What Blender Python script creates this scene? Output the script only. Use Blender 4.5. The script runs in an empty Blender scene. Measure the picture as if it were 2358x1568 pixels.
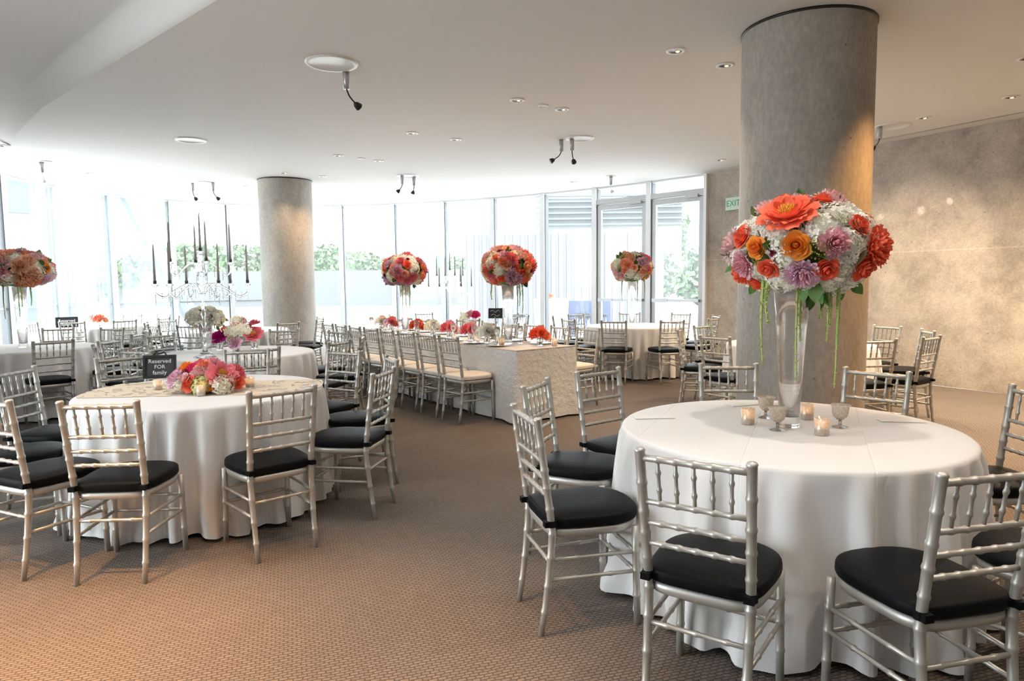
import bpy, math, random
import numpy as np
from mathutils import Vector, Matrix, Euler, Quaternion
rnd = random.Random(7)
pi = math.pi
S = bpy.context.scene
COL = S.collection

# ------------------------------------------------------------------ camera
PITCH, ROLL, EYE, FPX = 0.0845, 0.0101, 1.456, 1560.3
cp, sp, cr, sr = math.cos(PITCH), math.sin(PITCH), math.cos(ROLL), math.sin(ROLL)
fwd = Vector((0, cp, -sp)); dwn = Vector((0, -sp, -cp)); rgt = Vector((1, 0, 0))
rgt, dwn = cr*rgt + sr*dwn, -sr*rgt + cr*dwn
cam = bpy.data.objects.new('camera', bpy.data.cameras.new('camera'))
cam.matrix_world = Matrix(((rgt.x, -dwn.x, -fwd.x, 0), (rgt.y, -dwn.y, -fwd.y, 0), (rgt.z, -dwn.z, -fwd.z, EYE), (0, 0, 0, 1)))
cam.data.sensor_width = 36.0; cam.data.lens = FPX/2358*36.0
cam.data.clip_start = 0.02; cam.data.clip_end = 600
COL.objects.link(cam); S.camera = cam

# ------------------------------------------------------------------ sky, sun, exposure
W = bpy.data.worlds.new('world'); S.world = W; W.use_nodes = True
bg = W.node_tree.nodes['Background']
bg.inputs[0].default_value = (0.86, 0.94, 1.0, 1); bg.inputs[1].default_value = 5.0
sun = bpy.data.objects.new('sun', bpy.data.lights.new('sun', 'SUN'))
sun.data.energy = 4.0; sun.data.angle = 0.02; sun.data.color = (1, 0.96, 0.9)
sun.rotation_euler = (math.radians(38), 0, math.radians(20))
COL.objects.link(sun)
S.view_settings.view_transform = 'Standard'; S.view_settings.look = 'None'
S.view_settings.exposure = 1.02; S.view_settings.gamma = 1.0; S.view_settings.use_curve_mapping = False
cy = S.cycles
cy.max_bounces = 8; cy.diffuse_bounces = 4; cy.glossy_bounces = 3; cy.transmission_bounces = 6; cy.transparent_max_bounces = 16
cy.adaptive_threshold = 0.02; cy.caustics_reflective = False; cy.caustics_refractive = False; cy.sample_clamp_indirect = 6.0

# ------------------------------------------------------------------ materials
def new_mat(name):
    m = bpy.data.materials.new(name); m.use_nodes = True
    nt = m.node_tree; return m, nt, nt.nodes['Principled BSDF'], nt.nodes['Material Output']
def plain(name, col, rough=0.5, metal=0.0, var=0.0, coat=0.0, sheen=0.0, noise=0.0, nscale=20.0, emit=None, bump=0.0, spec=None):
    m, nt, b, o = new_mat(name)
    b.inputs['Base Color'].default_value = (*col, 1); b.inputs['Roughness'].default_value = rough
    b.inputs['Metallic'].default_value = metal
    if spec is not None: b.inputs['Specular IOR Level'].default_value = spec
    if coat: b.inputs['Coat Weight'].default_value = coat
    if sheen: b.inputs['Sheen Weight'].default_value = sheen
    if emit: b.inputs['Emission Color'].default_value = (*emit[0], 1); b.inputs['Emission Strength'].default_value = emit[1]
    last = None
    if noise or bump:
        tc = nt.nodes.new('ShaderNodeTexCoord'); n = nt.nodes.new('ShaderNodeTexNoise'); n.inputs['Scale'].default_value = nscale; n.inputs['Detail'].default_value = 4
        nt.links.new(tc.outputs['Object'], n.inputs['Vector'])
    if noise:
        mx = nt.nodes.new('ShaderNodeMix'); mx.data_type = 'RGBA'
        mx.inputs[6].default_value = (*[c*(1-noise) for c in col], 1); mx.inputs[7].default_value = (*[min(1, c*(1+noise)) for c in col], 1)
        nt.links.new(n.outputs[0], mx.inputs[0]); last = mx.outputs[2]
    if bump:
        bp = nt.nodes.new('ShaderNodeBump'); bp.inputs['Strength'].default_value = bump; bp.inputs['Distance'].default_value = 0.01
        nt.links.new(n.outputs[0], bp.inputs['Height']); nt.links.new(bp.outputs[0], b.inputs['Normal'])
    if var:
        oi = nt.nodes.new('ShaderNodeObjectInfo'); hs = nt.nodes.new('ShaderNodeHueSaturation')
        mp = nt.nodes.new('ShaderNodeMapRange'); mp.inputs[3].default_value = 1-var; mp.inputs[4].default_value = 1+var*0.6
        nt.links.new(oi.outputs['Random'], mp.inputs[0]); nt.links.new(mp.outputs[0], hs.inputs['Value'])
        mh = nt.nodes.new('ShaderNodeMapRange'); mh.inputs[3].default_value = 0.5-var*0.06; mh.inputs[4].default_value = 0.5+var*0.06
        nt.links.new(oi.outputs['Random'], mh.inputs[0]); nt.links.new(mh.outputs[0], hs.inputs['Hue'])
        if last: nt.links.new(last, hs.inputs['Color'])
        else: hs.inputs['Color'].default_value = (*col, 1)
        last = hs.outputs[0]
    if last: nt.links.new(last, b.inputs['Base Color'])
    return m

def thin_glass(name, tint=(1, 1, 1), haze=0.0, refl=1.0, rough=0.02):
    m, nt, b, o = new_mat(name); nt.nodes.remove(b)
    tr = nt.nodes.new('ShaderNodeBsdfTransparent'); tr.inputs[0].default_value = (*tint, 1)
    gl = nt.nodes.new('ShaderNodeBsdfGlossy'); gl.inputs['Roughness'].default_value = rough
    fr = nt.nodes.new('ShaderNodeFresnel'); fr.inputs[0].default_value = 1.45
    mu = nt.nodes.new('ShaderNodeMath'); mu.operation = 'MULTIPLY'; mu.inputs[1].default_value = refl
    nt.links.new(fr.outputs[0], mu.inputs[0])
    mx = nt.nodes.new('ShaderNodeMixShader'); nt.links.new(mu.outputs[0], mx.inputs[0]); nt.links.new(tr.outputs[0], mx.inputs[1]); nt.links.new(gl.outputs[0], mx.inputs[2])
    out = mx.outputs[0]
    if haze:
        tl = nt.nodes.new('ShaderNodeBsdfTranslucent'); tl.inputs[0].default_value = (0.95, 0.98, 1, 1)
        m2 = nt.nodes.new('ShaderNodeMixShader'); m2.inputs[0].default_value = haze
        nt.links.new(out, m2.inputs[1]); nt.links.new(tl.outputs[0], m2.inputs[2]); out = m2.outputs[0]
    nt.links.new(out, o.inputs[0]); return m

def carpet_mat():
    m, nt, b, o = new_mat('carpet')
    tc = nt.nodes.new('ShaderNodeTexCoord')
    mp = nt.nodes.new('ShaderNodeMapping'); mp.inputs['Rotation'].default_value = (0, 0, math.radians(-18)); nt.links.new(tc.outputs['Object'], mp.inputs[0])
    vo = nt.nodes.new('ShaderNodeTexBrick'); vo.inputs['Scale'].default_value = 1.0
    vo.inputs['Brick Width'].default_value = 0.034; vo.inputs['Row Height'].default_value = 0.017
    vo.inputs['Mortar Size'].default_value = 0.0045; vo.inputs['Mortar Smooth'].default_value = 1.0
    vo.inputs['Color1'].default_value = (1, 1, 1, 1); vo.inputs['Color2'].default_value = (0.75, 0.75, 0.75, 1); vo.inputs['Mortar'].default_value = (0.2, 0.2, 0.2, 1)
    ns = nt.nodes.new('ShaderNodeTexNoise'); ns.inputs['Scale'].default_value = 12; ns.inputs['Detail'].default_value = 6
    nt.links.new(mp.outputs[0], ns.inputs['Vector'])
    ds = nt.nodes.new('ShaderNodeVectorMath'); ds.operation = 'MULTIPLY_ADD'; ds.inputs[1].default_value = (0.02, 0.02, 0); nt.links.new(ns.outputs[1], ds.inputs[0]); nt.links.new(mp.outputs[0], ds.inputs[2])
    nt.links.new(ds.outputs[0], vo.inputs['Vector'])
    mx = nt.nodes.new('ShaderNodeMix'); mx.data_type = 'RGBA'; mx.inputs[6].default_value = (0.066, 0.053, 0.044, 1); mx.inputs[7].default_value = (0.225, 0.188, 0.160, 1)
    nt.links.new(vo.outputs[0], mx.inputs[0])
    n2 = nt.nodes.new('ShaderNodeTexNoise'); n2.inputs['Scale'].default_value = 0.8; n2.inputs['Detail'].default_value = 5; nt.links.new(tc.outputs['Object'], n2.inputs['Vector'])
    mr = nt.nodes.new('ShaderNodeMapRange'); mr.inputs[1].default_value = 0.3; mr.inputs[2].default_value = 0.7; mr.inputs[3].default_value = 0.88; mr.inputs[4].default_value = 1.1; nt.links.new(n2.outputs[0], mr.inputs[0])
    hs = nt.nodes.new('ShaderNodeHueSaturation'); nt.links.new(mx.outputs[2], hs.inputs['Color']); nt.links.new(mr.outputs[0], hs.inputs['Value'])
    nt.links.new(hs.outputs[0], b.inputs['Base Color'])
    b.inputs['Roughness'].default_value = 0.8; b.inputs['Specular IOR Level'].default_value = 0.25
    bp = nt.nodes.new('ShaderNodeBump'); bp.inputs['Strength'].default_value = 0.8; bp.inputs['Distance'].default_value = 0.006
    nt.links.new(vo.outputs[0], bp.inputs['Height']); nt.links.new(bp.outputs[0], b.inputs['Normal'])
    return m

def concrete_mat(name, c1, c2, joints=False, zs=1.0):
    m, nt, b, o = new_mat(name)
    tc = nt.nodes.new('ShaderNodeTexCoord')
    mp = nt.nodes.new('ShaderNodeMapping'); mp.inputs['Scale'].default_value = (1, 1, zs); nt.links.new(tc.outputs['Object'], mp.inputs[0])
    n1 = nt.nodes.new('ShaderNodeTexNoise'); n1.inputs['Scale'].default_value = 2.2; n1.inputs['Detail'].default_value = 10; n1.inputs['Roughness'].default_value = 0.68
    n2 = nt.nodes.new('ShaderNodeTexNoise'); n2.inputs['Scale'].default_value = 38; n2.inputs['Detail'].default_value = 4
    vo = nt.nodes.new('ShaderNodeTexVoronoi'); vo.inputs['Scale'].default_value = 7.0; vo.inputs['Randomness'].default_value = 1
    for n in (n1, n2): nt.links.new(mp.outputs[0], n.inputs['Vector'])
    nt.links.new(tc.outputs['Object'], vo.inputs['Vector'])
    rp = nt.nodes.new('ShaderNodeMapRange'); rp.inputs[1].default_value = 0.33; rp.inputs[2].default_value = 0.67; nt.links.new(n1.outputs[0], rp.inputs[0])
    mx = nt.nodes.new('ShaderNodeMix'); mx.data_type = 'RGBA'; mx.inputs[6].default_value = (*c1, 1); mx.inputs[7].default_value = (*c2, 1); nt.links.new(rp.outputs[0], mx.inputs[0])
    m2 = nt.nodes.new('ShaderNodeMix'); m2.data_type = 'RGBA'; m2.blend_type = 'MULTIPLY'; m2.inputs[0].default_value = 0.55; nt.links.new(mx.outputs[2], m2.inputs[6])
    r2 = nt.nodes.new('ShaderNodeMapRange'); r2.inputs[1].default_value = 0.3; r2.inputs[2].default_value = 0.7; r2.inputs[3].default_value = 0.72; r2.inputs[4].default_value = 1.15; nt.links.new(n2.outputs[0], r2.inputs[0]); nt.links.new(r2.outputs[0], m2.inputs[7])
    # pores
    r3 = nt.nodes.new('ShaderNodeMapRange'); r3.inputs[1].default_value = 0.035; r3.inputs[2].default_value = 0.075; r3.inputs[3].default_value = 0.35; r3.inputs[4].default_value = 1.0; nt.links.new(vo.outputs['Distance'], r3.inputs[0])
    m3 = nt.nodes.new('ShaderNodeMix'); m3.data_type = 'RGBA'; m3.blend_type = 'MULTIPLY'; m3.inputs[0].default_value = 0.8; nt.links.new(m2.outputs[2], m3.inputs[6]); nt.links.new(r3.outputs[0], m3.inputs[7])
    out = m3.outputs[2]
    if joints:
        sx = nt.nodes.new('ShaderNodeSeparateXYZ'); nt.links.new(tc.outputs['Object'], sx.inputs[0])
        a = nt.nodes.new('ShaderNodeMath'); a.operation = 'SUBTRACT'; a.inputs[1].default_value = 1.84; nt.links.new(sx.outputs[2], a.inputs[0])
        ab = nt.nodes.new('ShaderNodeMath'); ab.operation = 'ABSOLUTE'; nt.links.new(a.outputs[0], ab.inputs[0])
        r4 = nt.nodes.new('ShaderNodeMapRange'); r4.inputs[1].default_value = 0.004; r4.inputs[2].default_value = 0.014; r4.inputs[3].default_value = 1.22; r4.inputs[4].default_value = 1.0; nt.links.new(ab.outputs[0], r4.inputs[0])
        m4 = nt.nodes.new('ShaderNodeMix'); m4.data_type = 'RGBA'; m4.blend_type = 'MULTIPLY'; m4.inputs[0].default_value = 1; nt.links.new(out, m4.inputs[6]); nt.links.new(r4.outputs[0], m4.inputs[7]); out = m4.outputs[2]
    nt.links.new(out, b.inputs['Base Color']); b.inputs['Roughness'].default_value = 0.62
    bp = nt.nodes.new('ShaderNodeBump'); bp.inputs['Strength'].default_value = 0.25; bp.inputs['Distance'].default_value = 0.01; nt.links.new(n2.outputs[0], bp.inputs['Height']); nt.links.new(bp.outputs[0], b.inputs['Normal'])
    return m

def cloth_mat(name, col, kind='plain'):
    m, nt, b, o = new_mat(name)
    b.inputs['Base Color'].default_value = (*col, 1); b.inputs['Roughness'].default_value = 0.75; b.inputs['Sheen Weight'].default_value = 0.15; b.inputs['Specular IOR Level'].default_value = 0.2
    tc = nt.nodes.new('ShaderNodeTexCoord')
    if kind == 'rosette':
        v = nt.nodes.new('ShaderNodeTexVoronoi'); v.inputs['Scale'].default_value = 17; nt.links.new(tc.outputs['Object'], v.inputs['Vector'])
        n = nt.nodes.new('ShaderNodeTexNoise'); n.inputs['Scale'].default_value = 70; nt.links.new(tc.outputs['Object'], n.inputs['Vector'])
        ad = nt.nodes.new('ShaderNodeMath'); ad.operation = 'ADD'; nt.links.new(v.outputs['Distance'], ad.inputs[0]); nt.links.new(n.outputs[0], ad.inputs[1])
        bp = nt.nodes.new('ShaderNodeBump'); bp.inputs['Strength'].default_value = 0.7; bp.inputs['Distance'].default_value = 0.018; nt.links.new(ad.outputs[0], bp.inputs['Height'])
    else:
        n = nt.nodes.new('ShaderNodeTexNoise'); n.inputs['Scale'].default_value = 5; n.inputs['Detail'].default_value = 3; nt.links.new(tc.outputs['Object'], n.inputs['Vector'])
        bp = nt.nodes.new('ShaderNodeBump'); bp.inputs['Strength'].default_value = 0.25; bp.inputs['Distance'].default_value = 0.02; nt.links.new(n.outputs[0], bp.inputs['Height'])
    if kind == 'plain':   # pressed fold lines
        mp = nt.nodes.new('ShaderNodeMapping'); mp.inputs['Rotation'].default_value = (0, 0, 0.42); mp.inputs['Location'].default_value = (0.13, 0.21, 0); nt.links.new(tc.outputs['Object'], mp.inputs[0])
        sx = nt.nodes.new('ShaderNodeSeparateXYZ'); nt.links.new(mp.outputs[0], sx.inputs[0]); prev = None
        for ax in (0, 1):
            pp = nt.nodes.new('ShaderNodeMath'); pp.operation = 'PINGPONG'; pp.inputs[1].default_value = 0.23; nt.links.new(sx.outputs[ax], pp.inputs[0])
            mr = nt.nodes.new('ShaderNodeMapRange'); mr.interpolation_type = 'SMOOTHSTEP'; mr.inputs[1].default_value = 0.0; mr.inputs[2].default_value = 0.007; nt.links.new(pp.outputs[0], mr.inputs[0])
            if prev is None: prev = mr.outputs[0]
            else:
                mn = nt.nodes.new('ShaderNodeMath'); mn.operation = 'MINIMUM'; nt.links.new(prev, mn.inputs[0]); nt.links.new(mr.outputs[0], mn.inputs[1]); prev = mn.outputs[0]
        b2 = nt.nodes.new('ShaderNodeBump'); b2.inputs['Strength'].default_value = 0.35; b2.inputs['Distance'].default_value = 0.004; nt.links.new(prev, b2.inputs['Height']); nt.links.new(bp.outputs[0], b2.inputs['Normal']); bp = b2
    nt.links.new(bp.outputs[0], b.inputs['Normal']); return m

def sheer_mat(name, alpha, col):
    m, nt, b, o = new_mat(name); nt.nodes.remove(b)
    tr = nt.nodes.new('ShaderNodeBsdfTransparent'); tl = nt.nodes.new('ShaderNodeBsdfTranslucent'); df = nt.nodes.new('ShaderNodeBsdfDiffuse')
    tl.inputs[0].default_value = (*col, 1); df.inputs[0].default_value = (*col, 1)
    a = nt.nodes.new('ShaderNodeMixShader'); a.inputs[0].default_value = 0.4; nt.links.new(tl.outputs[0], a.inputs[1]); nt.links.new(df.outputs[0], a.inputs[2])
    c = nt.nodes.new('ShaderNodeMixShader'); c.inputs[0].default_value = alpha; nt.links.new(tr.outputs[0], c.inputs[1]); nt.links.new(a.outputs[0], c.inputs[2]); nt.links.new(c.outputs[0], o.inputs[0]); return m

def lace_mat(name):
    m, nt, b, o = new_mat(name)
    b.inputs['Base Color'].default_value = (0.78, 0.66, 0.5, 1); b.inputs['Roughness'].default_value = 0.8
    tc = nt.nodes.new('ShaderNodeTexCoord'); v = nt.nodes.new('ShaderNodeTexVoronoi'); v.feature = 'DISTANCE_TO_EDGE'; v.inputs['Scale'].default_value = 24; nt.links.new(tc.outputs['Object'], v.inputs['Vector'])
    n = nt.nodes.new('ShaderNodeTexNoise'); n.inputs['Scale'].default_value = 7; nt.links.new(tc.outputs['Object'], n.inputs['Vector'])
    r = nt.nodes.new('ShaderNodeMapRange'); r.inputs[1].default_value = 0.45; r.inputs[2].default_value = 0.55; r.inputs[3].default_value = 0.1; r.inputs[4].default_value = 0.5; nt.links.new(n.outputs[0], r.inputs[0])
    lt = nt.nodes.new('ShaderNodeMath'); lt.operation = 'LESS_THAN'; nt.links.new(v.outputs[0], lt.inputs[0]); nt.links.new(r.outputs[0], lt.inputs[1])
    nt.links.new(lt.outputs[0], b.inputs['Alpha']); return m

def clear_glass(name, tint=(1, 1, 1), rough=0.0):
    m, nt, b, o = new_mat(name)
    b.inputs['Base Color'].default_value = (*tint, 1); b.inputs['Roughness'].default_value = rough; b.inputs['Transmission Weight'].default_value = 1.0; b.inputs['IOR'].default_value = 1.45
    # part of the light goes straight through so that the glass does not cast a black shadow
    tr = nt.nodes.new('ShaderNodeBsdfTransparent'); mx = nt.nodes.new('ShaderNodeMixShader'); mx.inputs[0].default_value = 0.8
    nt.links.new(tr.outputs[0], mx.inputs[1]); nt.links.new(b.outputs[0], mx.inputs[2]); nt.links.new(mx.outputs[0], o.inputs[0])
    return m

MT = dict(
    carpet=carpet_mat(),
    ceiling=plain('ceiling_paint', (0.82, 0.82, 0.81), 0.85, noise=0.015, nscale=3, spec=0.2),
    concrete=concrete_mat('column_concrete', (0.30, 0.275, 0.24), (0.42, 0.39, 0.345), zs=0.5),
    concrete_wall=concrete_mat('wall_concrete', (0.33, 0.285, 0.235), (0.58, 0.515, 0.435), joints=True),
    plaster=plain('plaster', (0.74, 0.73, 0.71), 0.85, noise=0.02, nscale=2),
    dooralu=plain('door_aluminium', (0.50, 0.51, 0.52), 0.42, 0.3, noise=0.03, nscale=9),
    alu=plain('window_aluminium', (0.80, 0.82, 0.84), 0.45, 0.15, noise=0.03, nscale=9),
    side_strip=plain('dark_strip', (0.05, 0.055, 0.06), 0.6, noise=0.05),
    pane=thin_glass('pane_glass', (0.97, 0.985, 0.985), haze=0.052),  # haze adds a pale translucent veil for the overexposed glare outside
    silver=plain('silver_paint', (0.54, 0.53, 0.49), 0.42, 0.6, noise=0.05, nscale=30),
    black_fab=plain('black_satin', (0.005, 0.0060, 0.0072), 0.5, noise=0.2, nscale=60, bump=0.1, spec=0.09),
    white_fab=plain('white_cotton', (0.80, 0.76, 0.70), 0.8, noise=0.03, nscale=60, sheen=0.1),
    cloth=cloth_mat('white_linen', (0.83, 0.815, 0.80)),
    rosette=cloth_mat('white_rosette', (0.84, 0.81, 0.77), 'rosette'),
    lace=lace_mat('beige_lace'),
    sheer=sheer_mat('sheer_voile', 0.22, (0.62, 0.72, 0.76)),
    white=plain('white_enamel', (0.85, 0.85, 0.85), 0.4, noise=0.01),
    dark=plain('recess_shade', (0.03, 0.03, 0.03), 0.35, noise=0.1),
    blk=plain('black_metal', (0.02, 0.02, 0.022), 0.4, 0.2, noise=0.1),
    grey=plain('grey_metal', (0.5, 0.51, 0.53), 0.35, 0.6, noise=0.03),
    glass=clear_glass('vase_glass'),
    crystal=clear_glass('crystal', (0.96, 0.98, 1.0)),
    wax=plain('grey_wax', (0.30, 0.28, 0.275), 0.45, noise=0.05),
    cream=plain('cream_wax', (0.8, 0.7, 0.55), 0.5, noise=0.04),
    flame=plain('flame', (1, 0.6, 0.25), 0.5, emit=((1, 0.55, 0.2), 4), noise=0.02),
    mercury=None, china=plain('china', (0.86, 0.84, 0.82), 0.15, noise=0.01),
    slate=plain('chalkboard', (0.03, 0.033, 0.036), 0.7, noise=0.25, nscale=8),
    chalk=plain('chalk', (0.75, 0.75, 0.73), 0.9, noise=0.1),
    paper=plain('card_paper', (0.86, 0.85, 0.82), 0.7, noise=0.01),
    leaf=plain('leaf_green', (0.10, 0.22, 0.045), 0.5, var=0.35, noise=0.15),
    lime=plain('lime_filler', (0.45, 0.48, 0.08), 0.6, var=0.25, noise=0.15),
    trail=plain('amaranth_green', (0.42, 0.52, 0.16), 0.65, var=0.15, noise=0.2, nscale=50),
    stem=plain('stem_green', (0.16, 0.28, 0.08), 0.5, noise=0.1),
    stamen=plain('stamen_yellow', (0.85, 0.42, 0.05), 0.6, noise=0.25, nscale=40),
    ground=plain('terrace_concrete', (0.62, 0.61, 0.59), 0.8, noise=0.06, nscale=0.5),
    grass=plain('lawn', (0.22, 0.30, 0.12), 0.9, noise=0.2, nscale=0.6),
    tree=plain('tree_leaf', (0.060, 0.105, 0.040), 0.6, var=0.3, noise=0.3, nscale=1.5),
    bark=plain('tree_bark', (0.16, 0.12, 0.09), 0.9, noise=0.2),
    extwall=plain('ribbed_wall', (0.082, 0.086, 0.10), 0.8, noise=0.08, nscale=2),
    extwhite=plain('pale_cladding', (0.17, 0.175, 0.18), 0.7, noise=0.05, nscale=2),
    extpink=plain('brick_facade', (0.20, 0.165, 0.15), 0.8, noise=0.1, nscale=2),
    extgrey=plain('grey_panel', (0.045, 0.062, 0.072), 0.4, noise=0.08, nscale=2),
    navy=plain('navy_fabric', (0.02, 0.035, 0.09), 0.7, noise=0.15),
    exit=plain('exit_face', (0.62, 0.78, 0.68), 0.5, noise=0.02), exitg=plain('exit_letter', (0.02, 0.35, 0.16), 0.5, noise=0.02),
    can=plain('can_lamp', (1, 0.85, 0.6), 0.5, emit=((1, 0.75, 0.45), 0.7), noise=0.02),
)
def mercury_mat():
    m, nt, b, o = new_mat('mercury_glass')
    b.inputs['Base Color'].default_value = (0.80, 0.72, 0.63, 1); b.inputs['Metallic'].default_value = 0.35; b.inputs['Roughness'].default_value = 0.22
    tc = nt.nodes.new('ShaderNodeTexCoord'); n = nt.nodes.new('ShaderNodeTexNoise'); n.inputs['Scale'].default_value = 120; nt.links.new(tc.outputs['Object'], n.inputs['Vector'])
    tl = nt.nodes.new('ShaderNodeBsdfTranslucent'); tl.inputs[0].default_value = (0.92, 0.83, 0.72, 1); tr = nt.nodes.new('ShaderNodeBsdfTransparent')
    a = nt.nodes.new('ShaderNodeMixShader'); a.inputs[0].default_value = 0.45; nt.links.new(b.outputs[0], a.inputs[1]); nt.links.new(tl.outputs[0], a.inputs[2])
    r = nt.nodes.new('ShaderNodeMapRange'); r.inputs[1].default_value = 0.42; r.inputs[2].default_value = 0.62; r.inputs[3].default_value = 0.08; r.inputs[4].default_value = 0.3; nt.links.new(n.outputs[0], r.inputs[0])
    c = nt.nodes.new('ShaderNodeMixShader'); nt.links.new(r.outputs[0], c.inputs[0]); nt.links.new(a.outputs[0], c.inputs[1]); nt.links.new(tr.outputs[0], c.inputs[2]); nt.links.new(c.outputs[0], o.inputs[0]); return m
MT['mercury'] = mercury_mat()
PET = {
    'coral': (0.96, 0.21, 0.115), 'salmon': (0.97, 0.40, 0.26), 'orange': (0.97, 0.37, 0.06), 'peach': (0.97, 0.60, 0.40),
    'pink': (0.92, 0.52, 0.60), 'pale': (0.95, 0.67, 0.68), 'lilac': (0.86, 0.60, 0.74), 'hot': (0.88, 0.09, 0.28), 'rose': (0.93, 0.28, 0.34),
    'magenta': (0.55, 0.02, 0.25), 'wine': (0.28, 0.025, 0.08), 'ivory': (0.95, 0.91, 0.76), 'white': (0.96, 0.94, 0.87), 'lime': (0.72, 0.78, 0.38)}
HEART = {k: tuple(c*f for c, f in zip(v, (0.92, 0.55, 0.5))) for k, v in PET.items()}
HEART['white'] = (0.90, 0.92, 0.74); HEART['ivory'] = (0.92, 0.86, 0.60)
def petal_mat(k, rim):
    m, nt, b, o = new_mat('petal_'+k)
    tc = nt.nodes.new('ShaderNodeTexCoord'); ml = nt.nodes.new('ShaderNodeVectorMath'); ml.operation = 'MULTIPLY'; ml.inputs[1].default_value = (1, 1, 0); nt.links.new(tc.outputs['Object'], ml.inputs[0])
    ln = nt.nodes.new('ShaderNodeVectorMath'); ln.operation = 'LENGTH'; nt.links.new(ml.outputs[0], ln.inputs[0])
    ns = nt.nodes.new('ShaderNodeTexNoise'); ns.inputs['Scale'].default_value = 5; ns.inputs['Detail'].default_value = 4; nt.links.new(tc.outputs['Object'], ns.inputs['Vector'])
    ad = nt.nodes.new('ShaderNodeMath'); ad.operation = 'MULTIPLY_ADD'; ad.inputs[1].default_value = 0.5; nt.links.new(ns.outputs[0], ad.inputs[0]); nt.links.new(ln.outputs['Value'], ad.inputs[2])
    mr = nt.nodes.new('ShaderNodeMapRange'); mr.inputs[1].default_value = 0.15; mr.inputs[2].default_value = 0.8; nt.links.new(ad.outputs[0], mr.inputs[0])
    mx = nt.nodes.new('ShaderNodeMix'); mx.data_type = 'RGBA'; mx.inputs[6].default_value = (*HEART[k], 1); mx.inputs[7].default_value = (*rim, 1); nt.links.new(mr.outputs[0], mx.inputs[0])
    oi = nt.nodes.new('ShaderNodeObjectInfo'); hs = nt.nodes.new('ShaderNodeHueSaturation'); mp = nt.nodes.new('ShaderNodeMapRange'); mp.inputs[3].default_value = 0.9; mp.inputs[4].default_value = 1.06
    nt.links.new(oi.outputs['Random'], mp.inputs[0]); nt.links.new(mp.outputs[0], hs.inputs['Value']); nt.links.new(mx.outputs[2], hs.inputs['Color']); nt.links.new(hs.outputs[0], b.inputs['Base Color'])
    b.inputs['Roughness'].default_value = 0.65; b.inputs['Specular IOR Level'].default_value = 0.25
    tl = nt.nodes.new('ShaderNodeBsdfTranslucent'); ms = nt.nodes.new('ShaderNodeMixShader'); ms.inputs[0].default_value = 0.2   # petals let light through
    nt.links.new(hs.outputs[0], tl.inputs[0]); nt.links.new(b.outputs[0], ms.inputs[1]); nt.links.new(tl.outputs[0], ms.inputs[2]); nt.links.new(ms.outputs[0], o.inputs[0]); return m
PM = {k: petal_mat(k, v) for k, v in PET.items()}

# ------------------------------------------------------------------ mesh helpers
def mesh(name, V, F, mat, smooth=True):
    me = bpy.data.meshes.new(name); me.from_pydata([tuple(v) for v in V], [], F)
    me.materials.append(MT[mat] if isinstance(mat, str) else mat)
    if smooth: me.polygons.foreach_set('use_smooth', [True]*len(me.polygons))
    me.update(); return me
def ob(name, me, parent=None, loc=None, rot=None, scale=None, mtx=None):
    o = bpy.data.objects.new(name, me); COL.objects.link(o)
    if parent is not None: o.parent = parent
    if mtx is not None: o.matrix_local = mtx
    if loc is not None: o.location = loc
    if rot is not None: o.rotation_euler = rot
    if scale is not None: o.scale = scale if hasattr(scale, '__len__') else (scale,)*3
    return o
def thing(name, label, cat, loc=(0, 0, 0), rz=0, group=None):
    o = ob(name, None, None, loc, (0, 0, rz)); o.empty_display_size = 0.1
    return tag(o, label, cat, group)
def tag(o, label, cat, group=None):
    o['label'] = label; o['category'] = cat
    if group: o['group'] = group
    return o
def struct(o): o['kind'] = 'structure'; return o

def box(x0, x1, y0, y1, z0, z1):
    V = [(x, y, z) for z in (z0, z1) for y in (y0, y1) for x in (x0, x1)]
    return V, [(0, 2, 3, 1), (4, 5, 7, 6), (0, 1, 5, 4), (2, 6, 7, 3), (0, 4, 6, 2), (1, 3, 7, 5)]
def join(*parts):
    V, F = [], []
    for v, f in parts:
        n = len(V); V += list(v); F += [tuple(i+n for i in q) for q in f]
    return V, F
def xf(vf, m): return [m @ Vector(v) for v in vf[0]], vf[1]
def sweep(pts, rad, seg=8, cap=True):
    P = [Vector(p) for p in pts]; n = len(P)
    T = [(P[min(i+1, n-1)]-P[max(i-1, 0)]).normalized() for i in range(n)]
    up = Vector((0, 0, 1)) if abs(T[0].z) < 0.9 else Vector((0, 1, 0))
    N = (up - T[0]*up.dot(T[0])).normalized(); V, F = [], []
    for i in range(n):
        N = (N - T[i]*N.dot(T[i])).normalized(); B = T[i].cross(N); r = rad[i] if hasattr(rad, '__len__') else rad
        for k in range(seg):
            a = 2*pi*k/seg; V.append(P[i]+(N*math.cos(a)+B*math.sin(a))*r)
    for i in range(n-1):
        for k in range(seg): F.append((i*seg+k, i*seg+(k+1) % seg, (i+1)*seg+(k+1) % seg, (i+1)*seg+k))
    if cap: F.append(tuple(range(seg))[::-1]); F.append(tuple(range((n-1)*seg, n*seg)))
    return V, F
def lathe(prof, seg=20, closed=False):
    V, F = [], []; n = len(prof)
    for r, z in prof:
        for k in range(seg): a = 2*pi*k/seg; V.append((r*math.cos(a), r*math.sin(a), z))
    for i in range(n-1 if not closed else n):
        j = (i+1) % n
        for k in range(seg): F.append((i*seg+k, i*seg+(k+1) % seg, j*seg+(k+1) % seg, j*seg+k))
    return V, F
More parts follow.
